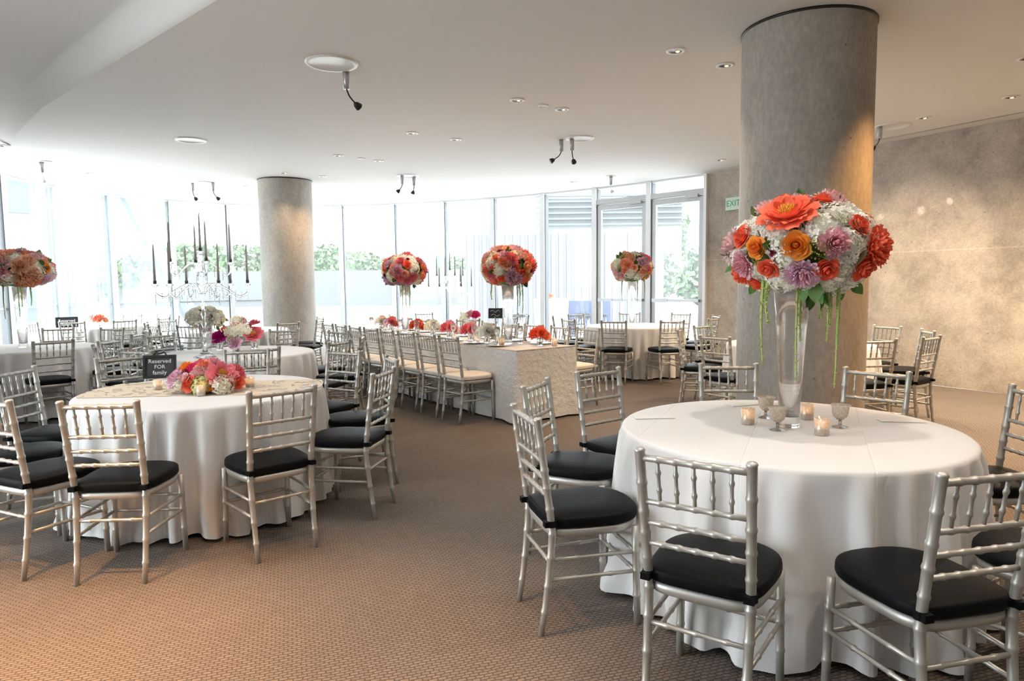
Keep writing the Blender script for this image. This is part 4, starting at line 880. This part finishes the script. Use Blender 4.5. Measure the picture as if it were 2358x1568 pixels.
def goblet(x, y, label, s=1.0):
    g = thing('footed_votive', label, 'candle holder', (x, y, ZT+0.001))
    ob('foot', mesh('goblet_foot', *lathe([(0, 0), (0.032*s, 0), (0.031*s, 0.004), (0.008*s, 0.010), (0.0055*s, 0.018), (0.0055*s, 0.030*s), (0, 0.031*s)], 20), 'glass'), g)
    ob('bowl', mesh('goblet_bowl', *lathe([(0, 0.030*s), (0.012*s, 0.032*s), (0.026*s, 0.045*s), (0.030*s, 0.055*s), (0.034*s, 0.085*s), (0.040*s, 0.092*s), (0.038*s, 0.094*s), (0.031*s, 0.086*s), (0.026*s, 0.056*s), (0.012*s, 0.040*s), (0, 0.039*s)], 20), 'mercury'), g)
    ob('candle', mesh('goblet_candle', *lathe([(0, 0.042*s), (0.018*s, 0.045*s), (0.022*s, 0.06*s), (0, 0.06*s)], 14), 'cream'), g)
for i, (px, py, lab) in enumerate(((1722, 977, 'mercury glass votive between the card and the footed cups'), (1892, 1002, 'glowing mercury glass votive at the foot of the largest vase'), (1858, 966, 'mercury glass votive half hidden behind the largest vase'))):
    x, y = onT(px, py); votive(x, y, lab, 0.033, 0.078)
for px, py, lab in ((1763, 962, 'footed mercury cup furthest behind the largest vase'), (1790, 990, 'footed mercury cup just before the largest vase'), (1934, 984, 'footed mercury cup standing apart on the door side of the largest vase')):
    x, y = onT(px, py); goblet(x, y, lab, 1.15)
for px, py, lab, r in ((463, 912, 'mercury votive in front of the hot pink bouquet', 0.030), (364, 898, 'mercury votive beside the framed chalkboard', 0.030), (576, 892, 'tall clear votive beside the hot pink bouquet', 0.032)):
    x, y = onT(px, py); votive(x, y, lab, r, 0.07)
for al, ac, lab in ((0.12, 0.62, 'gold votive at the near corner of the long table'), (0.55, 0.22, 'mercury votive beside the near plates on the long table'), (1.7, 0.6, 'mercury votive half-way along the long table')):
    x, y = lt(al, ac); votive(x, y, lab, 0.032, 0.085)
for px, py, rz, lab in ((1505, 962, 0.05, 'white folded card lying near the cloth edge below the largest flowers'), (1715, 932, 0.3, 'pale card lying behind the footed cups'), (2075, 970, -0.2, 'pale card lying alone past the footed cup')):
    x, y = onT(px, py)
    tag(ob('place_card', mesh('place_card', *box(-0.10, 0.10, -0.035, 0.035, 0, 0.003), 'paper', False), None, (x, y, ZT+0.002), (0, 0, rz)), lab, 'card')
# plates and glasses on the long table
PL = mesh('plate', *lathe([(0, 0), (0.07, 0), (0.075, 0.004), (0.125, 0.014), (0.127, 0.017), (0.075, 0.008), (0, 0.007)], 28), 'china')
WG = lathe([(0, 0), (0.034, 0), (0.032, 0.004), (0.005, 0.010), (0.004, 0.09), (0.02, 0.105), (0.036, 0.14), (0.033, 0.20), (0.0315, 0.20), (0.034, 0.14), (0.018, 0.108), (0, 0.10)], 16)
WGM = mesh('wine_glass', *WG, 'glass')
for i in range(8):
    x, y = lt(0.53+0.464*i, 0.15); tag(ob('dinner_plate', PL, None, (x, y, ZT+0.001)), 'white plate set before the row of white-cushioned chairs', 'plate', 'plates on the row side of the long table')
    x, y = lt(0.70+0.464*i, 0.27); tag(ob('wine_glass', WGM, None, (x, y, ZT+0.001)), 'clear wine glass on the row side of the long table', 'glass', 'wine glasses on the row side of the long table')
for i in range(7):
    x, y = lt(0.42+0.52*i, 0.67); tag(ob('dinner_plate', PL, None, (x, y, ZT+0.001)), 'white plate on the door side of the long table', 'plate', 'plates on the door side of the long table')
    x, y = lt(0.64+0.52*i, 0.55); tag(ob('wine_glass', WGM, None, (x, y, ZT+0.001)), 'clear wine glass on the door side of the long table', 'glass', 'wine glasses on the door side of the long table')
# lace runner on the low-bouquet table
V, F = [], []
for i in range(49):
    t = -1+2*i/48; X = t*0.765
    for w in (-1, -0.5, 0, 0.5, 1):
        hw_ = min(0.33, math.sqrt(max(0.0, 0.76**2-X*X))) ; V.append((X, w*hw_, 0.0))
for i in range(48):
    for j in range(4): F.append((i*5+j, i*5+5+j, i*5+6+j, i*5+1+j))
tag(ob('lace_runner', mesh('lace_runner', V, F, 'lace', False), None, (-2.07, 4.56, ZT+0.0025), (0, 0, 0.06)), 'beige lace runner laid across the round cloth under the pink bouquet', 'table runner')

# ------------------------------------------------------------------ signs
def text_mesh(body, size, mat):
    cu = bpy.data.curves.new('txt', 'FONT'); cu.body = body; cu.size = size; cu.align_x = 'CENTER'; cu.align_y = 'CENTER'; cu.extrude = 0.0006; cu.resolution_u = 3
    o = bpy.data.objects.new('txt', cu); COL.objects.link(o); bpy.context.view_layer.update()
    me = bpy.data.meshes.new_from_object(o.evaluated_get(bpy.context.evaluated_depsgraph_get())); bpy.data.objects.remove(o); me.materials.clear(); me.materials.append(MT[mat]); return me
def chalk_sign(x, y, z, w, h, rz, tilt, lines, label, scroll=True, ear=False):
    s = thing('chalkboard_sign', label, 'sign', (x, y, z), rz)
    R_ = Matrix.Rotation(-tilt, 4, 'X')   # leans back
    def up(vf): return xf(vf, R_)
    ob('board', mesh('board', *up(box(-w/2, w/2, 0.0, 0.006, 0.004, h)), 'slate', False), s)
    f = 0.018*max(1, h/0.16)
    ob('frame', mesh('sign_frame', *up(join(box(-w/2-f/2, w/2+f/2, -0.008, 0.012, h-f/2, h+f/2), box(-w/2-f/2, w/2+f/2, -0.008, 0.012, 0, f), box(-w/2-f/2, -w/2+f/2, -0.008, 0.012, f, h-f/2), box(w/2-f/2, w/2+f/2, -0.008, 0.012, f, h-f/2))), 'blk', False), s)
    if ear: ob('crest', mesh('crest', *up(join(sweep(catm([(-0.05, 0, h), (-0.03, 0, h+0.03), (0, 0, h+0.022), (0.03, 0, h+0.03), (0.05, 0, h)], 6), 0.006, 6))), 'blk'), s)
    for i, (tx, sz, zz) in enumerate(lines):
        ob('lettering', text_mesh(tx, sz, 'chalk'), s, mtx=R_ @ Matrix.Translation((0, -0.002, zz)) @ Matrix.Rotation(pi/2, 4, 'X'))
    ob('easel_leg', mesh('easel_leg', *sweep([(0, 0.02+h*0.7*math.sin(tilt), h*0.7), (0, 0.05+h*0.9*math.sin(tilt), 0.004)], 0.004, 6), 'blk'), s)
chalk_sign(*onT(368, 872), ZT+0.004, 0.21, 0.165, 0.25, 0.20, [('Reserved', 0.042, 0.128), ('FOR', 0.040, 0.085), ('family', 0.042, 0.042)], 'framed black chalkboard sign behind the hot pink bouquet', ear=True)
chalk_sign(-7.72, 11.75, ZT+0.002, 0.31, 0.17, 0.55, 0.10, [('Reserved', 0.066, 0.115), ('seating', 0.060, 0.052)], 'small framed chalkboard near the sheer curtains')
chalk_sign(-5.62, 7.35, ZT+0.002, 0.12, 0.15, 0.7, 0.15, [('No', 0.05, 0.10), ('4', 0.06, 0.045)], 'little chalkboard below the peach flower ball') if False else None
# table number card on a stand
sg = thing('table_number_stand', 'chalkboard table card on a slim stand by the near vase of the long table', 'sign', (*lt(0.98, 0.44), ZT+0.001), -0.15)
ob('stand', mesh('card_stand', *join(sweep([(0, 0, 0.0), (0, 0, 0.30)], 0.004, 8), lathe([(0, 0), (0.035, 0), (0.03, 0.008), (0, 0.01)], 16)), 'grey'), sg)
ob('card', mesh('number_card', *xf(box(-0.085, 0.085, 0, 0.006, 0.28, 0.40), Matrix.Rotation(-0.12, 4, 'X')), 'slate', False), sg)
ob('chalk_scroll', mesh('chalk_scroll', *xf(join(sweep(catm([(-0.06, -0.003, 0.36), (-0.03, -0.003, 0.375), (0.0, -0.003, 0.35), (0.03, -0.003, 0.375), (0.06, -0.003, 0.355)], 5), 0.003, 5), sweep(catm([(-0.05, -0.003, 0.315), (-0.02, -0.003, 0.33), (0.02, -0.003, 0.305), (0.05, -0.003, 0.325)], 5), 0.003, 5)), Matrix.Rotation(-0.12, 4, 'X')), 'chalk'), sg)
# exit sign on the concrete wall
p0, p1 = Vector(WALL[1]), Vector(WALL[2]); t = (p1-p0).normalized(); nin = Vector((t.y, -t.x))
ec = p0-t*0.02+nin*0.035
ex = thing('exit_sign', 'pale green exit sign on the concrete wall beside the thick column', 'sign', (ec.x, ec.y, 2.71), math.atan2(t.y, t.x))
ob('housing', mesh('exit_housing', *box(-0.17, 0.17, -0.03, 0.033, 0, 0.22), 'exit', False), ex)
ob('lettering', text_mesh('EXIT', 0.15, 'exitg'), ex, mtx=Matrix.Translation((0, -0.032, 0.11)) @ Matrix.Rotation(pi/2, 4, 'X'))

# ------------------------------------------------------------------ ceiling fixtures
def lamp(x, y, z, power, col=(1, 0.66, 0.36), size=95, blend=1.0, parent=None, target=None, rad=0.03):
    l = bpy.data.objects.new('lamp_light', bpy.data.lights.new('lamp_light', 'SPOT')); l.data.energy = power; l.data.color = col; l.data.spot_size = math.radians(size); l.data.spot_blend = blend; l.data.shadow_soft_size = rad
    COL.objects.link(l); l.location = (x, y, z)
    if target is not None: l.rotation_euler = (Vector(target)-Vector((x, y, z))).to_track_quat('-Z', 'Y').to_euler()
    return l
RINGM = mesh('trim_ring', *lathe([(0.052, -0.002), (0.056, -0.010), (0.080, -0.008), (0.084, 0.0), (0.05, 0.0)], 28), 'white')
DISCM = mesh('recess_disc', *lathe([(0.0, -0.0015), (0.03, -0.002), (0.054, -0.004)], 24), 'dark')  # flat dark disc painted in for the shaded hollow of the can
BLBM = mesh('bulb', *lathe([(0.0, -0.008), (0.014, -0.007), (0.018, -0.003), (0.018, 0.0)], 14), 'can')
DOWN = [(1.41, 5.91), (1.95, 6.31), (0.08, 7.41), (0.59, 7.81), (-1.26, 8.94), (-0.73, 9.36), (-2.59, 10.42), (-2.07, 10.89), (-3.37, 12.37), (3.39, 11.12), (5.01, 8.39), (5.40, 7.49), (-3.92, 11.96), (-7.18, 11.75), (-7.53, 13.4), (-6.92, 9.45), (1.22, 13.37), (-5.18, 13.45)]
POW = {(3.39, 11.12): 60, (5.01, 8.39): 70, (5.40, 7.49): 70, (-3.37, 12.37): 45, (1.41, 5.91): 40, (1.95, 6.31): 25, (0.08, 7.41): 35, (0.59, 7.81): 35}
def downlight(x, y, power, col=(1, 0.76, 0.52), label='round recessed downlight with white trim in the pale ceiling', z=HC, size=95):
    d = thing('recessed_downlight', label, 'ceiling light', (x, y, z-0.001), 0, 'recessed downlights in the ceiling')
    ob('trim_ring', RINGM, d); ob('recess_disc', DISCM, d); ob('bulb', BLBM, d, (0.016, 0.006, -0.004))
    if power: lamp(x, y, z-0.03, power*1.6, col, size)
for x, y in DOWN: downlight(x, y, POW.get((x, y), 28), (1, 0.58, 0.26) if (x, y) in ((0.59, 7.81), (0.08, 7.41), (-3.37, 12.37)) else (1, 0.76, 0.52))
AMB = (1, 0.50, 0.17)
for x, y, pw, cl, sz in ((-2.4, 2.2, 240, AMB, 62), (-1.1, 2.2, 190, AMB, 62), (-3.5, 2.0, 210, AMB, 64), (2.98, 4.72, 150, (1, 0.50, 0.17), 75), (2.6, 1.4, 30, (1, 0.76, 0.52), 95), (4.6, 6.2, 90, (1, 0.74, 0.48), 120), (5.5, 6.6, 140, (1, 0.76, 0.52), 150), (6.5, 4.9, 130, (1, 0.76, 0.52), 150), (4.3, 8.8, 130, (1, 0.76, 0.52), 150)): downlight(x, y, pw, cl, size=sz)  # amber ones follow warm pools on carpet and column; others added for brightness
for x, y, pw in ((1.2, 2.9, 55), (0.1, 2.2, 45), (2.5, 2.7, 45), (1.3, 1.0, 45), (-2.0, 4.3, 50), (-3.5, 3.7, 45), (-0.6, 4.4, 45), (-0.2, 0.6, 40)): downlight(x, y, pw*0.42, (1, 0.90, 0.80), size=120)  # unseen neutral downlights added above the near tables to raise brightness
DISC = [(-1.56, 6.14, 0.23, 'large round ceiling plate with one black spot lamp', [((-1.49, 6.37), (-1.42, 6.46))]), (0.94, 9.36, 0.20, 'round ceiling plate with two spot lamps above the long table', [((0.70, 9.45), (0.58, 9.42)), ((0.84, 9.38), (0.87, 9.48))]),
        (-1.84, 12.4, 0.20, 'round ceiling plate with two spot lamps near the far windows', [((-1.93, 12.3), (-2.0, 12.3)), ((-1.75, 12.5), (-1.77, 12.5))]), (-5.8, 12.95, 0.20, 'round ceiling plate with two spot lamps left of the far column', [((-5.98, 12.95), (-5.98, 13.05)), ((-5.6, 12.96), (-5.56, 13.05))]),
        (-4.25, 9.22, 0.20, 'blank round ceiling plate without lamps', []), (4.87, 8.82, 0.22, 'round ceiling plate with one lamp beside the thick column', [((4.70, 8.80), (4.60, 8.75))]), (1.85, 12.66, 0.10, 'small ceiling plate with a white lamp before the doors', [((1.85, 12.66), (1.86, 12.6))]), (-7.2, 10.66, 0.12, 'small ceiling plate with a white lamp near the curtains', [((-7.25, 10.68), (-7.25, 10.7))]), (0.37, 7.65, 0.06, 'small blank ceiling cap between two downlights', []), (-2.30, 10.69, 0.07, 'small blank ceiling cap above the far tables', [])]
for x, y, r, lab, arms in DISC:
    d = thing('ceiling_spot_plate', lab, 'ceiling light', (x, y, HC-0.001))
    ob('plate', mesh('plate_disc', *lathe([(0.0, -0.008), (r*0.8, -0.008), (r*0.82, -0.012), (r*0.97, -0.012), (r, 0.0)], 40), 'white'), d)
    for (ax, ay), (hx, hy) in arms:
        white = 'white lamp' in lab; k = 0.16
        ob('canister', mesh('canister', *sweep([(ax-x, ay-y, 0.0), (ax-x, ay-y, -k)], 0.030, 14), 'grey'), d)
        nk = [(ax-x, ay-y, -k), (ax-x+(hx-ax)*0.3, ay-y+(hy-ay)*0.3, -k-0.06), (hx-x, hy-y, -k-0.12)]
        ob('gooseneck', mesh('gooseneck', *sweep(catm(nk, 6), 0.007, 8), 'blk' if not white else 'white'), d)
        q = Vector((hx-ax, hy-ay, -0.06)).normalized(); h0 = Vector((hx-x, hy-y, -k-0.12))
        hd = sweep([h0-q*0.03, h0-q*0.01, h0+q*0.03, h0+q*0.035], [0.012, 0.028, 0.038, 0.034], 14)
        ob('lamp_head', mesh('lamp_head', *hd, 'blk' if not white else 'white'), d)

# narrow spots added by the plate lamp imitate reflected specks on the concrete
for tx, ty, tz, sz in ((5.62, 9.42, 2.42, 5.0), (5.80, 9.12, 2.50, 4.0), (5.34, 9.90, 2.38, 4.0)): lamp(4.66, 8.80, 3.06, 26, (1, 0.95, 0.88), sz, 0.5, None, (tx, ty, tz), 0.01)
lamp(-1.44, 6.44, 3.02, 55, (1, 0.9, 0.8), 60, 0.8, None, (-3.0, 7.0, 1.0), 0.03); lamp(-1.46, 6.46, 3.02, 70, (1, 0.9, 0.8), 22, 0.8, None, (-5.6, 7.7, 1.5), 0.03)  # extra beams added at the large plate to brighten candelabra table and peach ball
# ------------------------------------------------------------------ outdoors
struct(ob('ground', mesh('ground', [(-220, -60, -0.14), (220, -60, -0.14), (220, 320, -0.14), (-220, 320, -0.14)], [(0, 1, 2, 3)], 'ground', False)))
def single(name, V, F, mat, label, cat, smooth=False, group=None): return tag(ob(name, mesh(name, V, F, mat, smooth)), label, cat, group)
# low garden wall and lawn strip
single('garden_wall', *box(-60, 0, 50, 50.5, -0.14, 2.5), 'extwall', 'long low grey garden wall beyond the terrace', 'wall')
single('lawn', *box(-60, 0, 38, 50, -0.14, -0.10), 'grass', 'strip of lawn before the low garden wall', 'lawn')
# ribbed grey wall with cap
rw = thing('ribbed_wall', 'tall ribbed grey wall outside the right-hand windows', 'wall', (0, 0, 0))
x0_, x1_, yy = -1.68, 5.6, 25.0
ob('body', mesh('ribbed_body', *box(x0_, x1_, yy, yy+0.4, -0.14, 3.25), 'extwall', False), rw)
RBM = mesh('rib', *box(-0.07, 0.07, -0.05, 0, -0.14, 3.25), 'extwall', False)
for i in range(int((x1_-x0_)/0.28)): ob('rib', RBM, rw, (x0_+0.14+i*0.28, yy, 0))
# louvred roof building behind it
lv = thing('louvred_building', 'pale building with horizontal louvres above the ribbed wall', 'building', (0, 0, 0))
ob('body', mesh('louvre_body', *box(1.5, 8.5, 34, 44, -0.14, 5.6), 'extwhite', False), lv)
for k in range(6): ob('louvre', mesh('louvre', *box(1.2, 8.6, 33.6, 33.95, 4.25+0.28*k, 4.33+0.28*k), 'extgrey', False), lv)
# distant houses
def house(x, y, w, d, h, mat, lab, nwin):
    b = thing('building', lab, 'building', (x, y, -0.14)); ob('walls', mesh('house_walls', *box(-w/2, w/2, 0, d, 0, h), mat, False), b)
    ob('roof', mesh('house_roof', *box(-w/2-0.4, w/2+0.4, -0.4, d+0.4, h, h+0.5), 'extpink', False), b)
    for i in range(nwin):
        for fl_ in range(max(1, int(h/3.2))):
            ob('window', mesh('house_window', *box(-w/2+w*(i+0.5)/nwin-0.6, -w/2+w*(i+0.5)/nwin+0.6, -0.06, 0.02, 1.0+3.1*fl_, 2.6+3.1*fl_), 'extgrey', False), b)
house(-13, 100, 18, 8, 7.2, 'extpink', 'low brick building with flat roof far beyond the lawn', 7)
house(-28, 120, 12, 8, 7.0, 'extwhite', 'pale house far behind the garden trees', 5)
# glass block seen through the left bays
gb = thing('glass_building', 'grey panelled building seen through the curtained windows', 'building', (-18.5, 21.5, -0.14), math.radians(58))
ob('walls', mesh('panel_walls', *box(-9, 5.2, 0.1, 6, 0, 9), 'extwhite', False), gb)
PNM = {}
for j, (z0, z1) in enumerate(((0.3, 2.4), (4.2, 8.6))):
    for i in range(10):
        if j == 0 and i % 3 == 1: continue
        if j == 1 and i % 5 == 4: continue
        ob('facade_panel', mesh('facade_panel', *box(-8.8+i*1.4, -8.8+i*1.4+1.0, 0.0, 0.1, z0, z1), 'extgrey', False), gb)
single('steel_strut', *sweep([(-14.3, 24, 6.6), (-11.2, 24, 0.0)], 0.28, 10), 'extgrey', 'diagonal grey steel strut outside the curtained windows', 'strut')
# trees
def tree(x, y, h, r, seed, lab):
    rr_ = random.Random(seed); tr_ = thing('tree', lab, 'tree', (x, y, -0.14))
    ob('trunk', mesh('trunk', *sweep([(0, 0, 0), (0.05, 0, h*0.3), (0, 0.05, h*0.6)], [0.16, 0.12, 0.07], 8), 'bark'), tr_)
    V, F = [], []
    for i in range(1500):
        u = Vector((rr_.gauss(0, 1), rr_.gauss(0, 1), rr_.gauss(0, 1))).normalized()*rr_.uniform(0.35, 1)**0.6
        c = Vector((u.x*r*(1+0.2*math.sin(u.z*5+seed)), u.y*r, h*0.60+u.z*h*0.40)); s = rr_.uniform(0.10, 0.22)*r**0.5
        a = Vector((rr_.gauss(0, 1), rr_.gauss(0, 1), rr_.gauss(0, 1))).normalized(); b = a.orthogonal().normalized(); n0 = len(V)
        V += [c-a*s, c+b*s*0.6, c+a*s, c-b*s*0.6]; F.append((n0, n0+1, n0+2, n0+3))
    ob('crown', mesh('crown', V, F, 'tree', False), tr_)
for i, (px, Y, h, r, lab) in enumerate(((460, 60, 5.4, 3.4, 'leafy tree framed by the big crystal candelabra'), (575, 66, 5.6, 3.0, 'leafy tree beside the far concrete column'), (765, 64, 5.4, 2.8, 'leafy tree just past the far concrete column'), (838, 70, 5.0, 2.6, 'leafy tree beside the low brick building'),
        (1060, 58, 4.0, 2.0, 'small tree next to the ribbed wall'), (1500, 30.5, 3.3, 1.5, 'bushy tree seen through the further glass door'), (1640, 25, 2.9, 1.3, 'second bushy tree seen through the glass door by the wall'), (1535, 48, 7.2, 1.9, 'taller tree behind the bushes outside the doors'), (160, 34, 3.2, 2.0, 'low tree outside the curtained windows'), (330, 52, 4.0, 2.6, 'rounded tree outside the third curtained window'))):
    tree((px-1179)/FPX*Y, Y, h, r, 60+i, lab)
# cocktail table, stools and planter on the terrace
ct = thing('cocktail_table', 'high cocktail table with white cloth on the terrace', 'table', (0.98, 16.9, -0.14))
ob('tablecloth', mesh('cocktail_cloth', *lathe([(0, 1.2), (0.42, 1.2), (0.43, 1.19), (0.44, 1.1), (0.40, 0.5), (0.46, 0.02)], 36), 'cloth'), ct)
fbn = thing('flower_bunch', 'small coral bunch on the terrace cocktail table', 'flowers', (0.95, 16.9, 1.062))
for i, (dx, dz) in enumerate(((-0.05, 0.03), (0.05, 0.04), (0, 0.09))): put_bloom(fbn, 'peony', 'coral', Vector((dx, 0, dz)), Vector((dx, -0.3, 1)), 0.075, i % 2)
core(fbn, 0.05, 0.035, c=(0, 0, 0.03))
def stool(x, y, rz):
    s = thing('bar_stool', 'bar stool with black seat beside the terrace cocktail table', 'stool', (x, y, -0.14), rz, 'bar stools on the terrace')
    ob('seat', mesh('stool_seat', *lathe([(0, 0.74), (0.19, 0.74), (0.2, 0.76), (0.19, 0.80), (0, 0.81)], 20), 'black_fab'), s)
    for k in range(4):
        a = pi/4+k*pi/2; ob('leg', mesh('stool_leg', *sweep([(0.2*math.cos(a), 0.2*math.sin(a), 0), (0.14*math.cos(a), 0.14*math.sin(a), 0.74)], 0.014, 8), 'grey'), s)
    ob('foot_ring', mesh('foot_ring', *lathe([(0.17, 0.28), (0.185, 0.28), (0.185, 0.30), (0.17, 0.30)], 20, True), 'grey'), s)
for i, (x, y) in enumerate(((1.75, 16.4), (2.2, 16.9), (1.85, 17.55), (0.15, 17.1))): stool(x, y, i*0.4)
so = thing('terrace_bench', 'navy upholstered bench outside beside the cocktail table', 'bench', (1.95, 18.3, -0.14))
ob('seat', mesh('bench_seat', *box(-0.75, 0.75, -0.35, 0.35, 0.16, 0.48), 'navy', False), so); ob('backrest', mesh('bench_back', *box(-0.75, 0.75, 0.2, 0.38, 0.48, 1.1), 'navy', False), so)
for sx in (-0.68, 0.68):
    for sy in (-0.3, 0.3): ob('leg', mesh('bench_leg', *box(sx-0.03, sx+0.03, sy-0.03, sy+0.03, 0, 0.16), 'blk', False), so)
